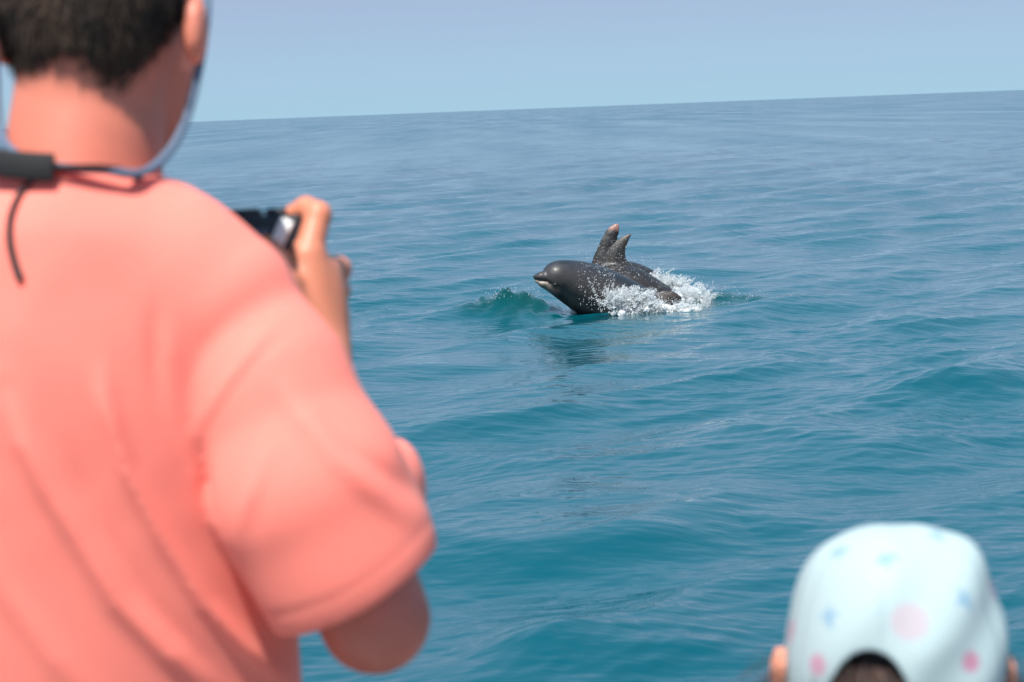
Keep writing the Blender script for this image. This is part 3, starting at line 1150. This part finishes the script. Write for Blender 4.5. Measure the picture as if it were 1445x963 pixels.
# torso by levels: pixel row, centre column, half width (px), depth centre, half depth (m)
LV = np.array([(200, 112, 120, 1.905, .085), (300, 112, 165, 1.905, .100), (400, 112, 235, 1.912, .118), (520, 112, 282, 1.922, .130),
               (650, 111, 290, 1.938, .132), (800, 110, 294, 1.958, .132), (963, 108, 300, 1.982, .134), (1080, 106, 308, 2.005, .137), (1230, 104, 312, 2.02, .142)])
yv = -(LV[:, 0] - H0 / 2) / FPX * 1.8
s_px = 1.9 / FPX
Yq = g.Y.ravel()
o_ = np.argsort(yv)
def Iv(c):
    a = np.interp(Yq, yv[o_], c[o_])
    k_ = np.hanning(41); k_ /= k_.sum()
    return np.convolve(np.pad(a, 20, mode='edge'), k_, mode='valid')[None, :, None]



cx = Iv((LV[:, 1] - W0 / 2) * s_px); aw = Iv(LV[:, 2] * s_px); cd = Iv(LV[:, 3]); bd = Iv(LV[:, 4])
e_ = 2.05
rho = (np.abs((g.X - cx) / aw) ** e_ + np.abs((g.Z - cd) / bd) ** e_) ** (1 / e_)
tor = (rho - 1) * np.minimum(aw, bd) * 1.0
# slope of the shoulders: keep the torso below the line neck -> shoulder
xc = (112 - W0 / 2) * s_px
slope_top = L(0, 262, 1.9)[1] - np.abs(g.X - xc) * .26 - np.clip(np.abs(g.X - xc) - .12, 0, 1) * .6
tor = smax(tor, (g.Y - slope_top) * .9, .05)
yoke = smin(chain(g, [L(150, 312, 1.90), L(250, 372, 1.892), L(318, 424, 1.888)], [.055, .060, .066], .03),
            chain(g, [L(74, 312, 1.90), L(-26, 372, 1.892), L(-94, 424, 1.888)], [.055, .060, .066], .03), .03)
f = smin(tor, yoke, .045)
# collar standing round the neck
nk = cone(g, L(112, 345, 1.902), L(114, 272, 1.905), .092, .080)
f = smin(f, nk, .035)


def sleeve(sgn):
    def q(px_, py_, d):
        return L(112 + sgn * (px_ - 112), py_, d)
    g2 = copy.copy(g)
    g2.Z = (g.Z - 1.885) * 1.22 + 1.885            # cloth hangs flatter than a round tube
    return chain(g2, [q(322, 446, 1.885), q(372, 545, 1.868), q(432, 690, 1.852), q(478, 778, 1.866), q(526, 905, 1.898)],
                 [.066, .076, .087, .084, .076], .02)


for sgn in (1, -1):
    sl_ = sleeve(sgn)
    sx = lambda px_: 112 + sgn * (px_ - 112)
    a_, b_ = L(sx(330), 442, 1.885), L(sx(512), 840, 1.905)
    ax = (b_ - a_) / np.linalg.norm(b_ - a_) + L(W0 / 2 + sgn * 35, H0 / 2, 1.9) * [4, 0, 0]
    ax /= np.linalg.norm(ax)
    hem = (g.X - b_[0]) * ax[0] + (g.Y - b_[1]) * ax[1] + (g.Z - b_[2]) * ax[2]
    across = (g.X - b_[0]) * ax[1] - (g.Y - b_[1]) * ax[0]
    hem = hem + 1.5 * across ** 2
    hem_off = .0 if sgn > 0 else 0
    sl_ = smax(sl_, hem, .003)
    hollow = smax(cone(g, a_, L(sx(541), 879, 1.91), .061, .061), -(hem + .03), .004)
    sl_ = smax(sl_, -hollow, .004)
    if sgn > 0:
        # the stitched hem band
        sl_ = sl_ + .0010 * np.exp(-((hem + .024) / .004) ** 2)
        # front of the sleeve ballooning out
        bul = ell(g, L(554, 690, 1.93), (.032, .048, .045))
        sl_ = smin(sl_, bul, .022)
    f = smin(f, sl_, .007)
# neck opening
f = smax(f, -cone(g, L(113, 300, 1.905), L(120, 150, 1.91), .0745, .074), .006)
f = smax(f, g.Y - (L(0, 236, 1.82)[1] - .10 * np.clip(g.X - L(150, 0, 1.85)[0], 0, 1)) + 0 * g.Z, .006)
f = smax(f, (L(0, 1195, 1.95)[1] - g.Y) + 0 * g.X, .01)


# folds: pixel polyline, height (m, + ridge, - groove), width px
FOLDS = [
    ([(20, 540), (44, 620), (78, 690), (115, 753), (168, 850), (230, 925), (300, 1000)], .0100, 20),
    ([(150, 500), (159, 567), (186, 664), (230, 761), (283, 859), (337, 930), (400, 1010)], .0088, 13),
    ([(95, 600), (140, 740), (200, 850), (265, 930), (330, 1010)], -.0030, 16),
    ([(-60, 700), (0, 830), (70, 930), (130, 1010)], .0050, 22),
    ([(229, 410), (222, 480), (228, 545), (238, 600)], -.0034, 11),
    ([(252, 420), (246, 500), (252, 580)], .0018, 14),
    ([(286, 610), (289, 650), (293, 700), (303, 748)], -.0085, 11),
    ([(273, 620), (277, 670), (288, 730)], .0035, 12),
    ([(410, 462), (350, 522), (306, 580), (288, 622)], -.0032, 10),
    ([(392, 450), (336, 530), (290, 590), (262, 640)], .0042, 11),
    ([(404, 474), (420, 486), (432, 498)], -.0045, 9),
    ([(410, 480), (428, 476), (436, 488)], .0025, 9),
    ([(390, 610), (372, 665), (350, 720), (334, 760)], .0038, 11),
    ([(376, 700), (366, 745), (372, 780)], -.0026, 11),
    ([(380, 520), (425, 575), (487, 646), (553, 708), (608, 750)], .0062, 17),
    ([(450, 570), (500, 632), (558, 680), (602, 718)], -.0040, 11),
    ([(100, 330), (60, 420), (40, 520)], .0015, 30),
]
disp = np.zeros((g.n[0], g.n[1]), np.float32)
pxs = (g.X / 1.83 * FPX + W0 / 2)[:, :, 0]; pys = (-g.Y / 1.83 * FPX + H0 / 2)[:, :, 0]
for pl, a, s in FOLDS:
    ends = np.minimum(np.hypot(pxs - pl[0][0], pys - pl[0][1]), np.hypot(pxs - pl[-1][0], pys - pl[-1][1]))
    fade = np.clip(ends / 90, .08, 1)
    disp += a * np.exp(-(seg_dist(pxs, pys, pl) / s) ** 2) * fade
backside = np.clip((1.98 - g.Z) / .05, 0, 1)
f = f - disp[:, :, None] * backside
# slack cloth
f = f - .0005 * np.sin(g.X * 31 + g.Y * 17) * np.sin(g.Y * 23 - g.Z * 19 + 1.0) - .0003 * np.sin(g.X * 67 + 3 * np.sin(g.Y * 21)) * np.sin(g.Y * 41)
v, q = nets(g, f)
SHV = v[v[:, 2] < 1.92]
SHX, SHY = px_of(SHV)


def on_shirt(px_, py_, lift=.002):
    m_ = np.hypot(SHX - px_, SHY - py_) < 7
    return L(px_, py_, SHV[m_, 2].min() - lift)


o = part_from('shirt', to_world(v), q[:, ::-1], shirt_mat, man, man_base)
tag(o, 'coral short-sleeved cotton t-shirt')

# shorts (below the picture)
shorts_mat = mat('navy_cotton', (.03, .04, .07), .85)
noise_bump(shorts_mat, 700, .3, .0006)
lo = np.minimum(KNL, HPL) - .2; hi = np.maximum(KNR, HPR) + .2
g = Grid(lo, hi, .010)
f = cone(g, hipL + (0, .0, .03), hipL + (0, -.02, .01), .115, .122)
for hp, kn_ in ((HPR, KNR), (HPL, KNL)):
    f = smin(f, cone(g, hp + (0, -.02, .01), hp + (kn_ - hp) * .75, .098, .086), .02)
v, q = nets(g, f)
part_from('shorts', to_world(v), q[:, ::-1], shorts_mat, man, man_base)
# jockey seat
v, t = rounded_box((man_hip_w[0], man_hip_w[1] + .05, (SEAT_Z - .055 + DECK) / 2), np.eye(3), (.12, .34, (SEAT_Z - .055 - DECK) / 2), .04, 3)
part_from('seat', v, None, seat_mat, boat, BB, t)

# ---- sunglasses with retaining cord
slate = mat('slate_cord', (.085, .125, .19), .7)
noise_bump(slate, 500, .5, .001)
black_plastic = mat('black_plastic', (.015, .016, .018), .35)
noise_bump(black_plastic, 400, .1, .0005)
gl_base = P(200, 20, 2.05)
glasses = thing('sunglasses', gl_base, 'dark sunglasses on a slate blue neck cord worn by the coral-shirted person', 'sunglasses')
cord_pts = [L(291, -18, 1.925), L(292, 10, 1.908), L(287, 60, 1.900), L(278, 110, 1.895), L(264, 165, 1.888), L(243, 208, 1.874), L(214, 238, 1.850), L(186, 246, 1.826),
            L(150, 240, 1.815), L(105, 238, 1.812), L(60, 232, 1.818), L(20, 215, 1.84), L(1, 188, 1.862), L(-5, 140, 1.875), L(-7, 80, 1.88), L(-9, 10, 1.885)]
tv, tq, tt = tube(smooth_path(np.array(cord_pts), 90), .0042, 10)
tag(part_from('cord', to_world(tv), tq, slate, glasses, gl_base, tt), 'slate blue cord looping from ear to ear behind the neck')
for s in (0, 1):
    a = (L(291, -20, 1.925), L(268, -5, 2.03)) if s == 0 else (L(-4, -6, 1.885), L(110, 0, 2.05))
    tv, tq, tt = tube(smooth_path(np.array([a[0], (a[0] + a[1]) / 2 + (.004 * (1 if s == 0 else -1), 0, 0), a[1]]), 12), .003, 8)
    part_from('temple', to_world(tv), tq, black_plastic, glasses, gl_base, tt)
for c in (L(155, 22, 2.062), L(235, 22, 2.05)):
    v, t = rounded_box(to_world(c), M3, (.026, .020, .003), .0028)
    part_from('lens', v, None, black_plastic, glasses, gl_base, t)
tv, tq, tt = tube(smooth_path(to_world(np.array([L(108, 5, 2.056), L(190, 5, 2.075), L(270, 2, 2.04)])), 12), .003, 8)
part_from('brow_bar', tv, tq, black_plastic, glasses, gl_base, tt)

# ---- camera with neck strap
silver = mat('silver_trim', (.88, .87, .84), .4)
noise_bump(silver, 200, .05, .0005)
body_mat = mat('camera_body', (.012, .013, .018), .45)
noise_bump(body_mat, 900, .4, .0005)
screen_mat = mat('camera_screen', (.05, .045, .07), .15)
noise_colour(screen_mat, (.03, .03, .055), (.08, .07, .10), 30)
orange = mat('orange_ring', (.65, .22, .04), .4)
noise_bump(orange, 300, .1, .0005)
lens_glass = mat('lens_glass', (.01, .012, .03), .05)
noise_bump(lens_glass, 4, .02, .0005)
cc = L(352, 356, 2.118)
cb = to_world(cc) - np.array([0, 0, .045])
camera_thing = thing('camera', cb, 'black camera with silver trim held up in the right hand', 'camera')
tl = math.radians(3)
ax3 = np.array([[math.cos(tl), math.sin(tl), 0], [-math.sin(tl), math.cos(tl), 0], [0, 0, 1]]) @ M3   # rows: right, up, deep


def cpart(name, off, half, bev, m, ax=ax3):
    c = to_world(cc) + off[0] * ax3[0] + off[1] * ax3[1] + off[2] * ax3[2]
    v, t = rounded_box(c, ax, half, bev)
    return part_from(name, v, None, m, camera_thing, cb, t)


cpart('camera_body', (0, 0, 0), (.058, .036, .020), .007, body_mat)
cpart('grip', (.052, -.004, .012), (.014, .034, .026), .010, body_mat)
cpart('viewfinder', (-.004, .036, .002), (.019, .008, .018), .004, body_mat)
cpart('screen', (-.012, -.004, -.0215), (.036, .026, .002), .0015, screen_mat)
cpart('shutter_button', (.046, .038, .018), (.006, .003, .006), .0015, silver)
cpart('mode_dial', (.030, .039, .0), (.011, .0045, .011), .003, body_mat)
a2 = math.radians(-24)
axs = np.array([[math.cos(a2), math.sin(a2), 0], [-math.sin(a2), math.cos(a2), 0], [0, 0, 1]]) @ M3
cpart('trim', (.0325, .0085, -.0225), (.0072, .024, .003), .002, silver, axs)
cpart('ring', (.0175, .004, -.0215), (.0035, .012, .0032), .001, orange, axs)
lens_c = to_world(cc) - .002 * ax3[0] - .002 * ax3[1]
tv, tq, tt = tube(np.array([lens_c + ax3[2] * z for z in (.015, .045, .0452, .085, .0852, .10)]), np.array([.030, .030, .033, .033, .031, .031]), 28)
part_from('lens', tv, tq, body_mat, camera_thing, cb, tt)
tv, tq, tt = tube(np.array([lens_c + ax3[2] * z for z in (.0995, .1015)]), .026, 28)
part_from('lens_glass', tv, tq, lens_glass, camera_thing, cb, tt)
strap_mat = mat('black_strap', (.006, .006, .007), .8)
noise_bump(strap_mat, 600, .5, .001)
# padded part of the strap across the back of the neck: a flat bar following the collar
pad_path = smooth_path(np.array([L(-75, 222, 1.862), L(-30, 226, 1.832), L(20, 233, 1.812), L(60, 236, 1.806), L(76, 237, 1.806)]), 20)


def ribbon(path, half_w, half_t, up=(0, 1, 0)):
    path = np.asarray(path); n = len(path)
    T = np.gradient(path, axis=0); T /= np.linalg.norm(T, axis=1)[:, None]
    upv = np.asarray(up, float)
    B = upv - (T @ upv)[:, None] * T; B /= np.linalg.norm(B, axis=1)[:, None]
    N = np.cross(T, B)
    hw_ = np.full(n, half_w) if np.isscalar(half_w) else np.asarray(half_w)
    prof = [(-1, -.6), (-.8, -1), (.8, -1), (1, -.6), (1, .6), (.8, 1), (-.8, 1), (-1, .6)]
    V = np.stack([path + B * (hw_ * a)[:, None] + N * (half_t * b) for a, b in prof], 1).reshape(-1, 3)
    k = len(prof); Q = []
    for i in range(n - 1):
        for j in range(k):
            Q.append((i * k + j, i * k + (j + 1) % k, (i + 1) * k + (j + 1) % k, (i + 1) * k + j))
    V = np.concatenate([V, path[:1], path[-1:]])
    Tr = []
    for j in range(k):
        Tr += [(n * k, (j + 1) % k, j), (n * k + 1, (n - 1) * k + j, (n - 1) * k + (j + 1) % k)]
    return V, np.array(Q), np.array(Tr)


rv, rq, rt = ribbon(pad_path, .0125, .004)
strap = part_from('strap', to_world(rv), rq, strap_mat, camera_thing, cb, rt)
# webbing from the pad along the collar, over the shoulder and down to the camera
web = smooth_path(np.array([L(70, 238, 1.806), L(110, 237, 1.806), L(150, 238, 1.812), L(184, 246, 1.830), L(214, 268, 1.868), L(226, 282, 1.905), L(240, 310, 1.955), L(270, 345, 2.04), L(298, 345, 2.115)]), 50)
rv, rq, rt = ribbon(web, .0032, .0015, (0, .8, -.6))
me = fast_mesh('strap_webbing', to_world(rv) - cb, rq, rt)
obj('strap_webbing', me, strap_mat, strap)
# loose tail of the strap hanging on the back
tail = smooth_path(np.array([on_shirt(*p) for p in ((46, 255), (30, 270), (16, 300), (13, 335), (20, 370), (29, 396))]), 30)
rv, rq, rt = ribbon(tail, np.linspace(.0022, .0036, 30), .0012, (1, .25, 0))
me = fast_mesh('strap_tail', to_world(rv) - cb, rq, rt)
obj('strap_tail', me, strap_mat, strap)

# ------------------------------------------------------------------ the child
CD = 1.75
cap_c = L(1263, 885, CD)
ch_w = to_world(cap_c)
C_SEAT = .44
ch_base = np.array([ch_w[0], ch_w[1] + .02, DECK])
child = thing('person', ch_base, 'small child seen from behind in a pale cap with stars and spots', 'person')
hipw = np.array([ch_w[0], ch_w[1] + .03, C_SEAT + .07])
neck_t, neck_b = cap_c + (0.003, -.06, .01), W((hipw + (0, -.01, .30)))
shr, shl = W(hipw + (.115, -.01, .275)), W(hipw + (-.115, -.01, .275))
elr, ell2 = W(hipw + (.17, .02, .10)), W(hipw + (-.17, .02, .10))
wrr, wrl = W(hipw + (.10, .16, .07)), W(hipw + (-.10, .16, .07))
knr, knl = W(hipw + (.08, .24, .0)), W(hipw + (-.08, .24, .0))
anr, anl = W(hipw + (.085, .26, -.21)), W(hipw + (-.085, .26, -.21))
tor_, tol_ = W(hipw + (.09, .37, -.235)), W(hipw + (-.09, .37, -.235))
allp = np.array([cap_c + (0, .1, 0), elr, ell2, knr, knl, anr, anl, tor_, tol_, cap_c + (0, 0, .14), cap_c - (0, 0, .11)])
g = Grid(allp.min(0) - .06, allp.max(0) + .06, .006)
hc = cap_c + (0.002, -.022, .004)
f = ell(g, hc, (.076, .095, .086))
f = smin(f, ell(g, hc + (.010, -.050, .055), (.052, .062, .045)), .03)
f = smin(f, ell(g, hc + (.016, -.045, .100), (.009, .012, .012)), .012)
f = smin(f, cone(g, hc + (-.004, -.078, .088), hc + (.034, -.078, .086), .006, .006), .012)
for s, ex, ey in ((-1, 1103, 949), (1, 1418, 958)):
    f = smin(f, ell(g, L(ex, ey, CD + .005), (.010, .024, .015)), .006)
f = smin(f, cone(g, neck_t, neck_b, .042, .042), .02)
f = smin(f, ell(g, W(hipw + (0, 0, .15)), (.10, .17, .075)), .03)
for sh, el, wr, kn_, an, to in ((shr, elr, wrr, knr, anr, tor_), (shl, ell2, wrl, knl, anl, tol_)):
    f = smin(f, chain(g, [sh, el, wr], [.034, .028, .020], .01), .015)
    d = (wr - el) / np.linalg.norm(wr - el)
    f = smin(f, cone(g, wr, wr + d * .03, .020, .022), .008)
    for k in range(4):
        o_ = W(CAM + np.array([(k - 1.5) * .011, 0, 0]))
        f = smin(f, cone(g, wr + d * .035 + o_, wr + d * (.075 - .006 * abs(k - 1.2)) + o_ + (0, -.012, 0), .0065, .0058), .003)
    f = smin(f, cone(g, wr + d * .01, wr + d * .05 + (-.02 if sh is shr else .02, .012, 0), .009, .0065), .004)
    f = smin(f, chain(g, [W(hipw + (.05 if sh is shr else -.05, 0, .01)), kn_, an, to], [.06, .040, .026, .022], .015), .015)
v, q = nets(g, f)
w = to_world(v)
px, py = px_of(v)
n1 = vnoise(w, 12, 31)
col = np.array([.56, .25, .16]) * (1 + .05 * n1)[:, None]
earc = (np.abs(px - 1103) < 17) | (np.abs(px - 1419) < 15)
col = np.where((earc & (py > 915) & (py < 1000))[:, None], np.array([.74, .30, .19]), col)
scalp = (v[:, 2] < hc[2] + .03) & (v[:, 1] > hc[1] - .06) & ~earc
col = np.where(scalp[:, None], np.array([.016, .007, .005]), col)
me = fast_mesh('body', w - ch_base, q[:, ::-1])
set_col(me, col)
obj('body', me, skin, child)
# child's hair: long strands under the cap and wisps at the sides
chair_mat = mat('child_hair', (.07, .03, .02), .7)
noise_colour(chair_mat, (.014, .005, .004), (.050, .020, .013), 90)


def lock(n, root_c, root_s, d0, d1, ln, wd=.0006):
    r = root_c + rng.normal(0, 1, (n, 3)) * root_s
    a = np.asarray(d0) + rng.normal(0, .16, (n, 3)); b = np.asarray(d1) + rng.normal(0, .22, (n, 3))
    l = ln * rng.uniform(.6, 1.1, n)[:, None]
    k = np.stack([r, r + a * l * .33, r + a * l * .55 + b * l * .15, r + a * l * .7 + b * l * .4], 1)
    s = np.tile(np.array([[1.0, .2, .1]]), (n, 1)) * wd
    s = s + rng.normal(0, wd * .3, (n, 3))
    V = np.stack([k[:, i] + sgn * s * (1 - .25 * i) for i in range(4) for sgn in (-1, 1)], 1).reshape(-1, 3)
    bi = (np.arange(n) * 8)[:, None]
    Q = np.concatenate([bi + np.array([[2 * i, 2 * i + 1, 2 * i + 3, 2 * i + 2]]) for i in range(3)])
    return V, Q


parts = []
bk = hc + (-.020, .012, -.083)
parts.append(lock(2600, bk + (0, -.022, .004), (.014, .010, .003), (0, -1, -.22), (-.05, -1, -.10), .075))
parts.append(lock(900, bk + (0, -.045, -.006), (.022, .012, .006), (0, -1, -.35), (.0, -1, .1), .13))
for s, c in ((-1, L(1112, 948, CD - .01)), (1, L(1412, 965, CD))):
    parts.append(lock(90, c + (-s * .004, .008, 0), (.006, .010, .010), (s * 1.0, -.55, -.1), (s * .5, -.9, -.05), .045, .0004))
hv_, hq_ = merge(parts)
part_from('hair', to_world(hv_), hq_, chair_mat, child, ch_base)

# cap
cap_mat = mat('cap_cotton', (.75, .86, .88), .8)
attr_colour(cap_mat)
noise_bump(cap_mat, 700, .25, .0006)
g = Grid(cap_c - (.13, .11, .12), cap_c + (.13, .13, .21), .0028)
cc_ = cap_c + (0.0, -.02, 0)
# slightly boxy dome, creased fabric
ex = 2.1
qx = (g.X - cc_[0] + .001) / .0935; qy = (g.Y - cc_[1]) / .1130; qz = (g.Z - cc_[2]) / .100
rho = (np.abs(qx) ** ex + np.abs(qy) ** ex + np.abs(qz) ** ex) ** (1 / ex)
dome = (rho - 1) * .098
ang = np.arctan2(g.X - cc_[0] + .024, -(g.Z - cc_[2]))
seam = np.abs(((ang / (math.pi / 3)) + 100) % 1.0 - .5)
topfade = np.clip((.10 - (g.Y - cc_[1])) / .06, .2, 1)
dome = dome + .0015 * np.exp(-((.5 - seam) / .04) ** 2)
dome = dome - .0018 * np.sin(g.X * 42 + 1.0) * np.sin(g.Y * 33 + g.Z * 20) - .0020 * np.sin(g.X * 85 - g.Y * 60 + 2)
dome = dome + .0060 * np.exp(-(((g.X - cc_[0] - .002) / .020) ** 2 + ((g.Y - cc_[1] - .11) / .03) ** 2))
dome = dome - .0040 * np.exp(-(((g.X - cc_[0] - .066) / .026) ** 2 + ((g.Y - cc_[1] - .080) / .028) ** 2))
# fold across the lower right
lf = seg_dist(g.X[:, :, 0], g.Y[:, :, 0], [L(1300, 925, 1.66)[:2], L(1350, 895, 1.66)[:2], L(1385, 850, 1.66)[:2]])
dome = dome - (.0014 * np.exp(-(lf / .014) ** 2))[:, :, None] * (g.Z < cc_[2])
shell = smax(dome, -(dome + .0055), .001)
low = L(0, 1012, CD)[1]
shell = smax(shell, (low - g.Y) + 0 * g.X, .003)
# arched opening at the back
op = cc_ + (-.0215, 0, 0)
oy = L(0, 1002, 1.65)[1]
arch = np.hypot((g.X - (L(1230, 0, 1.655)[0])) / .0305, (g.Y - oy) / .0455) - 1
arch = smax(arch * .03, g.Z - (cc_[2] - .02), .004)
shell = smax(shell, -arch, .002)
v, q = nets(g, shell)
w = to_world(v)
n1 = vnoise(w, 10, 51)
col = np.array([.315, .40, .415]) * (1 + .02 * n1)[:, None]
px, py = px_of(v)
backv = v[:, 2] < cap_c[2] + .03


def near_pt(px0, py0):
    near = np.where(np.hypot(px - px0, py - py0) < 5)[0]
    if len(near) == 0:
        return v[np.argmin(np.hypot(px - px0, py - py0) + 200 * (v[:, 2] - v[:, 2].min()))]
    return v[near[np.argmin(v[near, 2])]]


def spot(px0, py0, r_px, c, s=1.0, star=False):
    global col
    p = near_pt(px0, py0)
    d = np.linalg.norm(v - p, axis=1) / (1.66 / FPX)
    if star:
        a = np.arctan2(py - py0, px - px0)
        d = d / (.72 + .38 * np.cos(5 * a))
    m_ = np.clip((r_px - d) / 6.0 + .5, 0, 1) * s * .8 * backv
    col = col + (np.array(c) - col) * m_[:, None]


BLUE = (.12, .25, .37); PINK = (.40, .17, .25); PALEPINK = (.375, .31, .345); STRONG = (.39, .12, .21)
for a, b_ in ((1181, 776), (1250, 786), (1323, 750), (1167, 867), (1364, 842)):
    spot(a, b_, 16, BLUE, 1, True)
spot(1281, 876, 27, PALEPINK)
spot(1151, 937, 16, PINK)
spot(1371, 930, 15, STRONG)
spot(1412, 826, 18, PINK, .8)
spot(1112, 893, 19, PINK, .8)
spot(1222, 822, 9, BLUE, .12, True)
for k in range(16):                      # the same print goes on round the front
    a = rng.uniform(-1.2, 1.2); b_ = rng.uniform(-.3, .9)
    p = cc_ + np.array([.095 * math.sin(a) * math.cos(b_), .11 * math.sin(b_), .1 * math.cos(a) * math.cos(b_)])
    d = np.linalg.norm(v - p, axis=1)
    m_ = np.clip((.009 - d) / .001, 0, 1)
    col = col + (np.array(BLUE if k % 2 else PINK) - col) * m_[:, None]
me = fast_mesh('cap', w - ch_base, q[:, ::-1])
set_col(me, col.clip(0, 1))
cap_o = obj('cap', me, cap_mat, child)
tag(cap_o, 'pale blue cotton cap printed with blue stars and pink spots')
# brim in front, button on top, strap under the arch
cap_plain = mat('cap_plain', (.46, .555, .575), .8)
noise_bump(cap_plain, 700, .25, .0006)
n = 24
bvv, bqq = [], []
for i in range(n + 1):
    a = math.radians(-52 + 104 * i / n)
    for k_, (rr, dz) in enumerate(((.092, 0), (.092 + .062 * math.cos(a * .9) ** .6, -.012))):
        for th in (.0012, -.0012):
            bvv.append(cc_ + np.array([rr * math.sin(a) * 1.0 + .02 * math.cos(a), -.055 + dz + th - .012 * abs(math.sin(a)), rr * math.cos(a)]))
for i in range(n):
    a, b_ = i * 4, i * 4 + 4
    for x0, x1 in ((0, 2), (2, 3), (3, 1), (1, 0)):
        bqq.append((a + x0, a + x1, b_ + x1, b_ + x0))
me = fast_mesh('brim', to_world(np.array(bvv)) - ch_base, np.array(bqq))
obj('brim', me, cap_plain, cap_o)
st = [cc_ + np.array([-.022 + .036 * s, -.099 + .0 * s, -.088 + .006 * abs(s)]) for s in np.linspace(-1, 1, 9)]
rv, rq, rt = ribbon(np.array(st), .008, .0015)
obj('strap', fast_mesh('strap', to_world(rv) - ch_base, rq, rt), cap_plain, cap_o)

# child's top and bench (below the picture)
tee = mat('white_tee', (.78, .76, .74), .85)
noise_bump(tee, 700, .25, .0006)
g = Grid(W(hipw + (0, 0, .14)) - (.27, .24, .2), W(hipw + (0, 0, .14)) + (.27, .22, .2), .007)
f = ell(g, W(hipw + (0, 0, .15)), (.112, .185, .088))
f = smin(f, cone(g, W(hipw + (0, 0, .12)), W(hipw + (0, .01, .02)), .10, .105), .03)
for sh, el in ((shr, elr), (shl, ell2)):
    f = smin(f, cone(g, sh, sh + (el - sh) * .55, .045, .044), .02)
f = smax(f, -cone(g, neck_b + (0, -.01, 0), neck_b + (0, .2, 0), .055, .055), .005)
v, q = nets(g, f)
part_from('shirt', to_world(v), q[:, ::-1], tee, child, ch_base)
v, t = rounded_box((hipw[0], hipw[1] - .02, (C_SEAT + DECK) / 2), np.eye(3), (.30, .15, (C_SEAT - DECK) / 2), .03, 3)
part_from('bench', v, None, seat_mat, boat, BB, t)
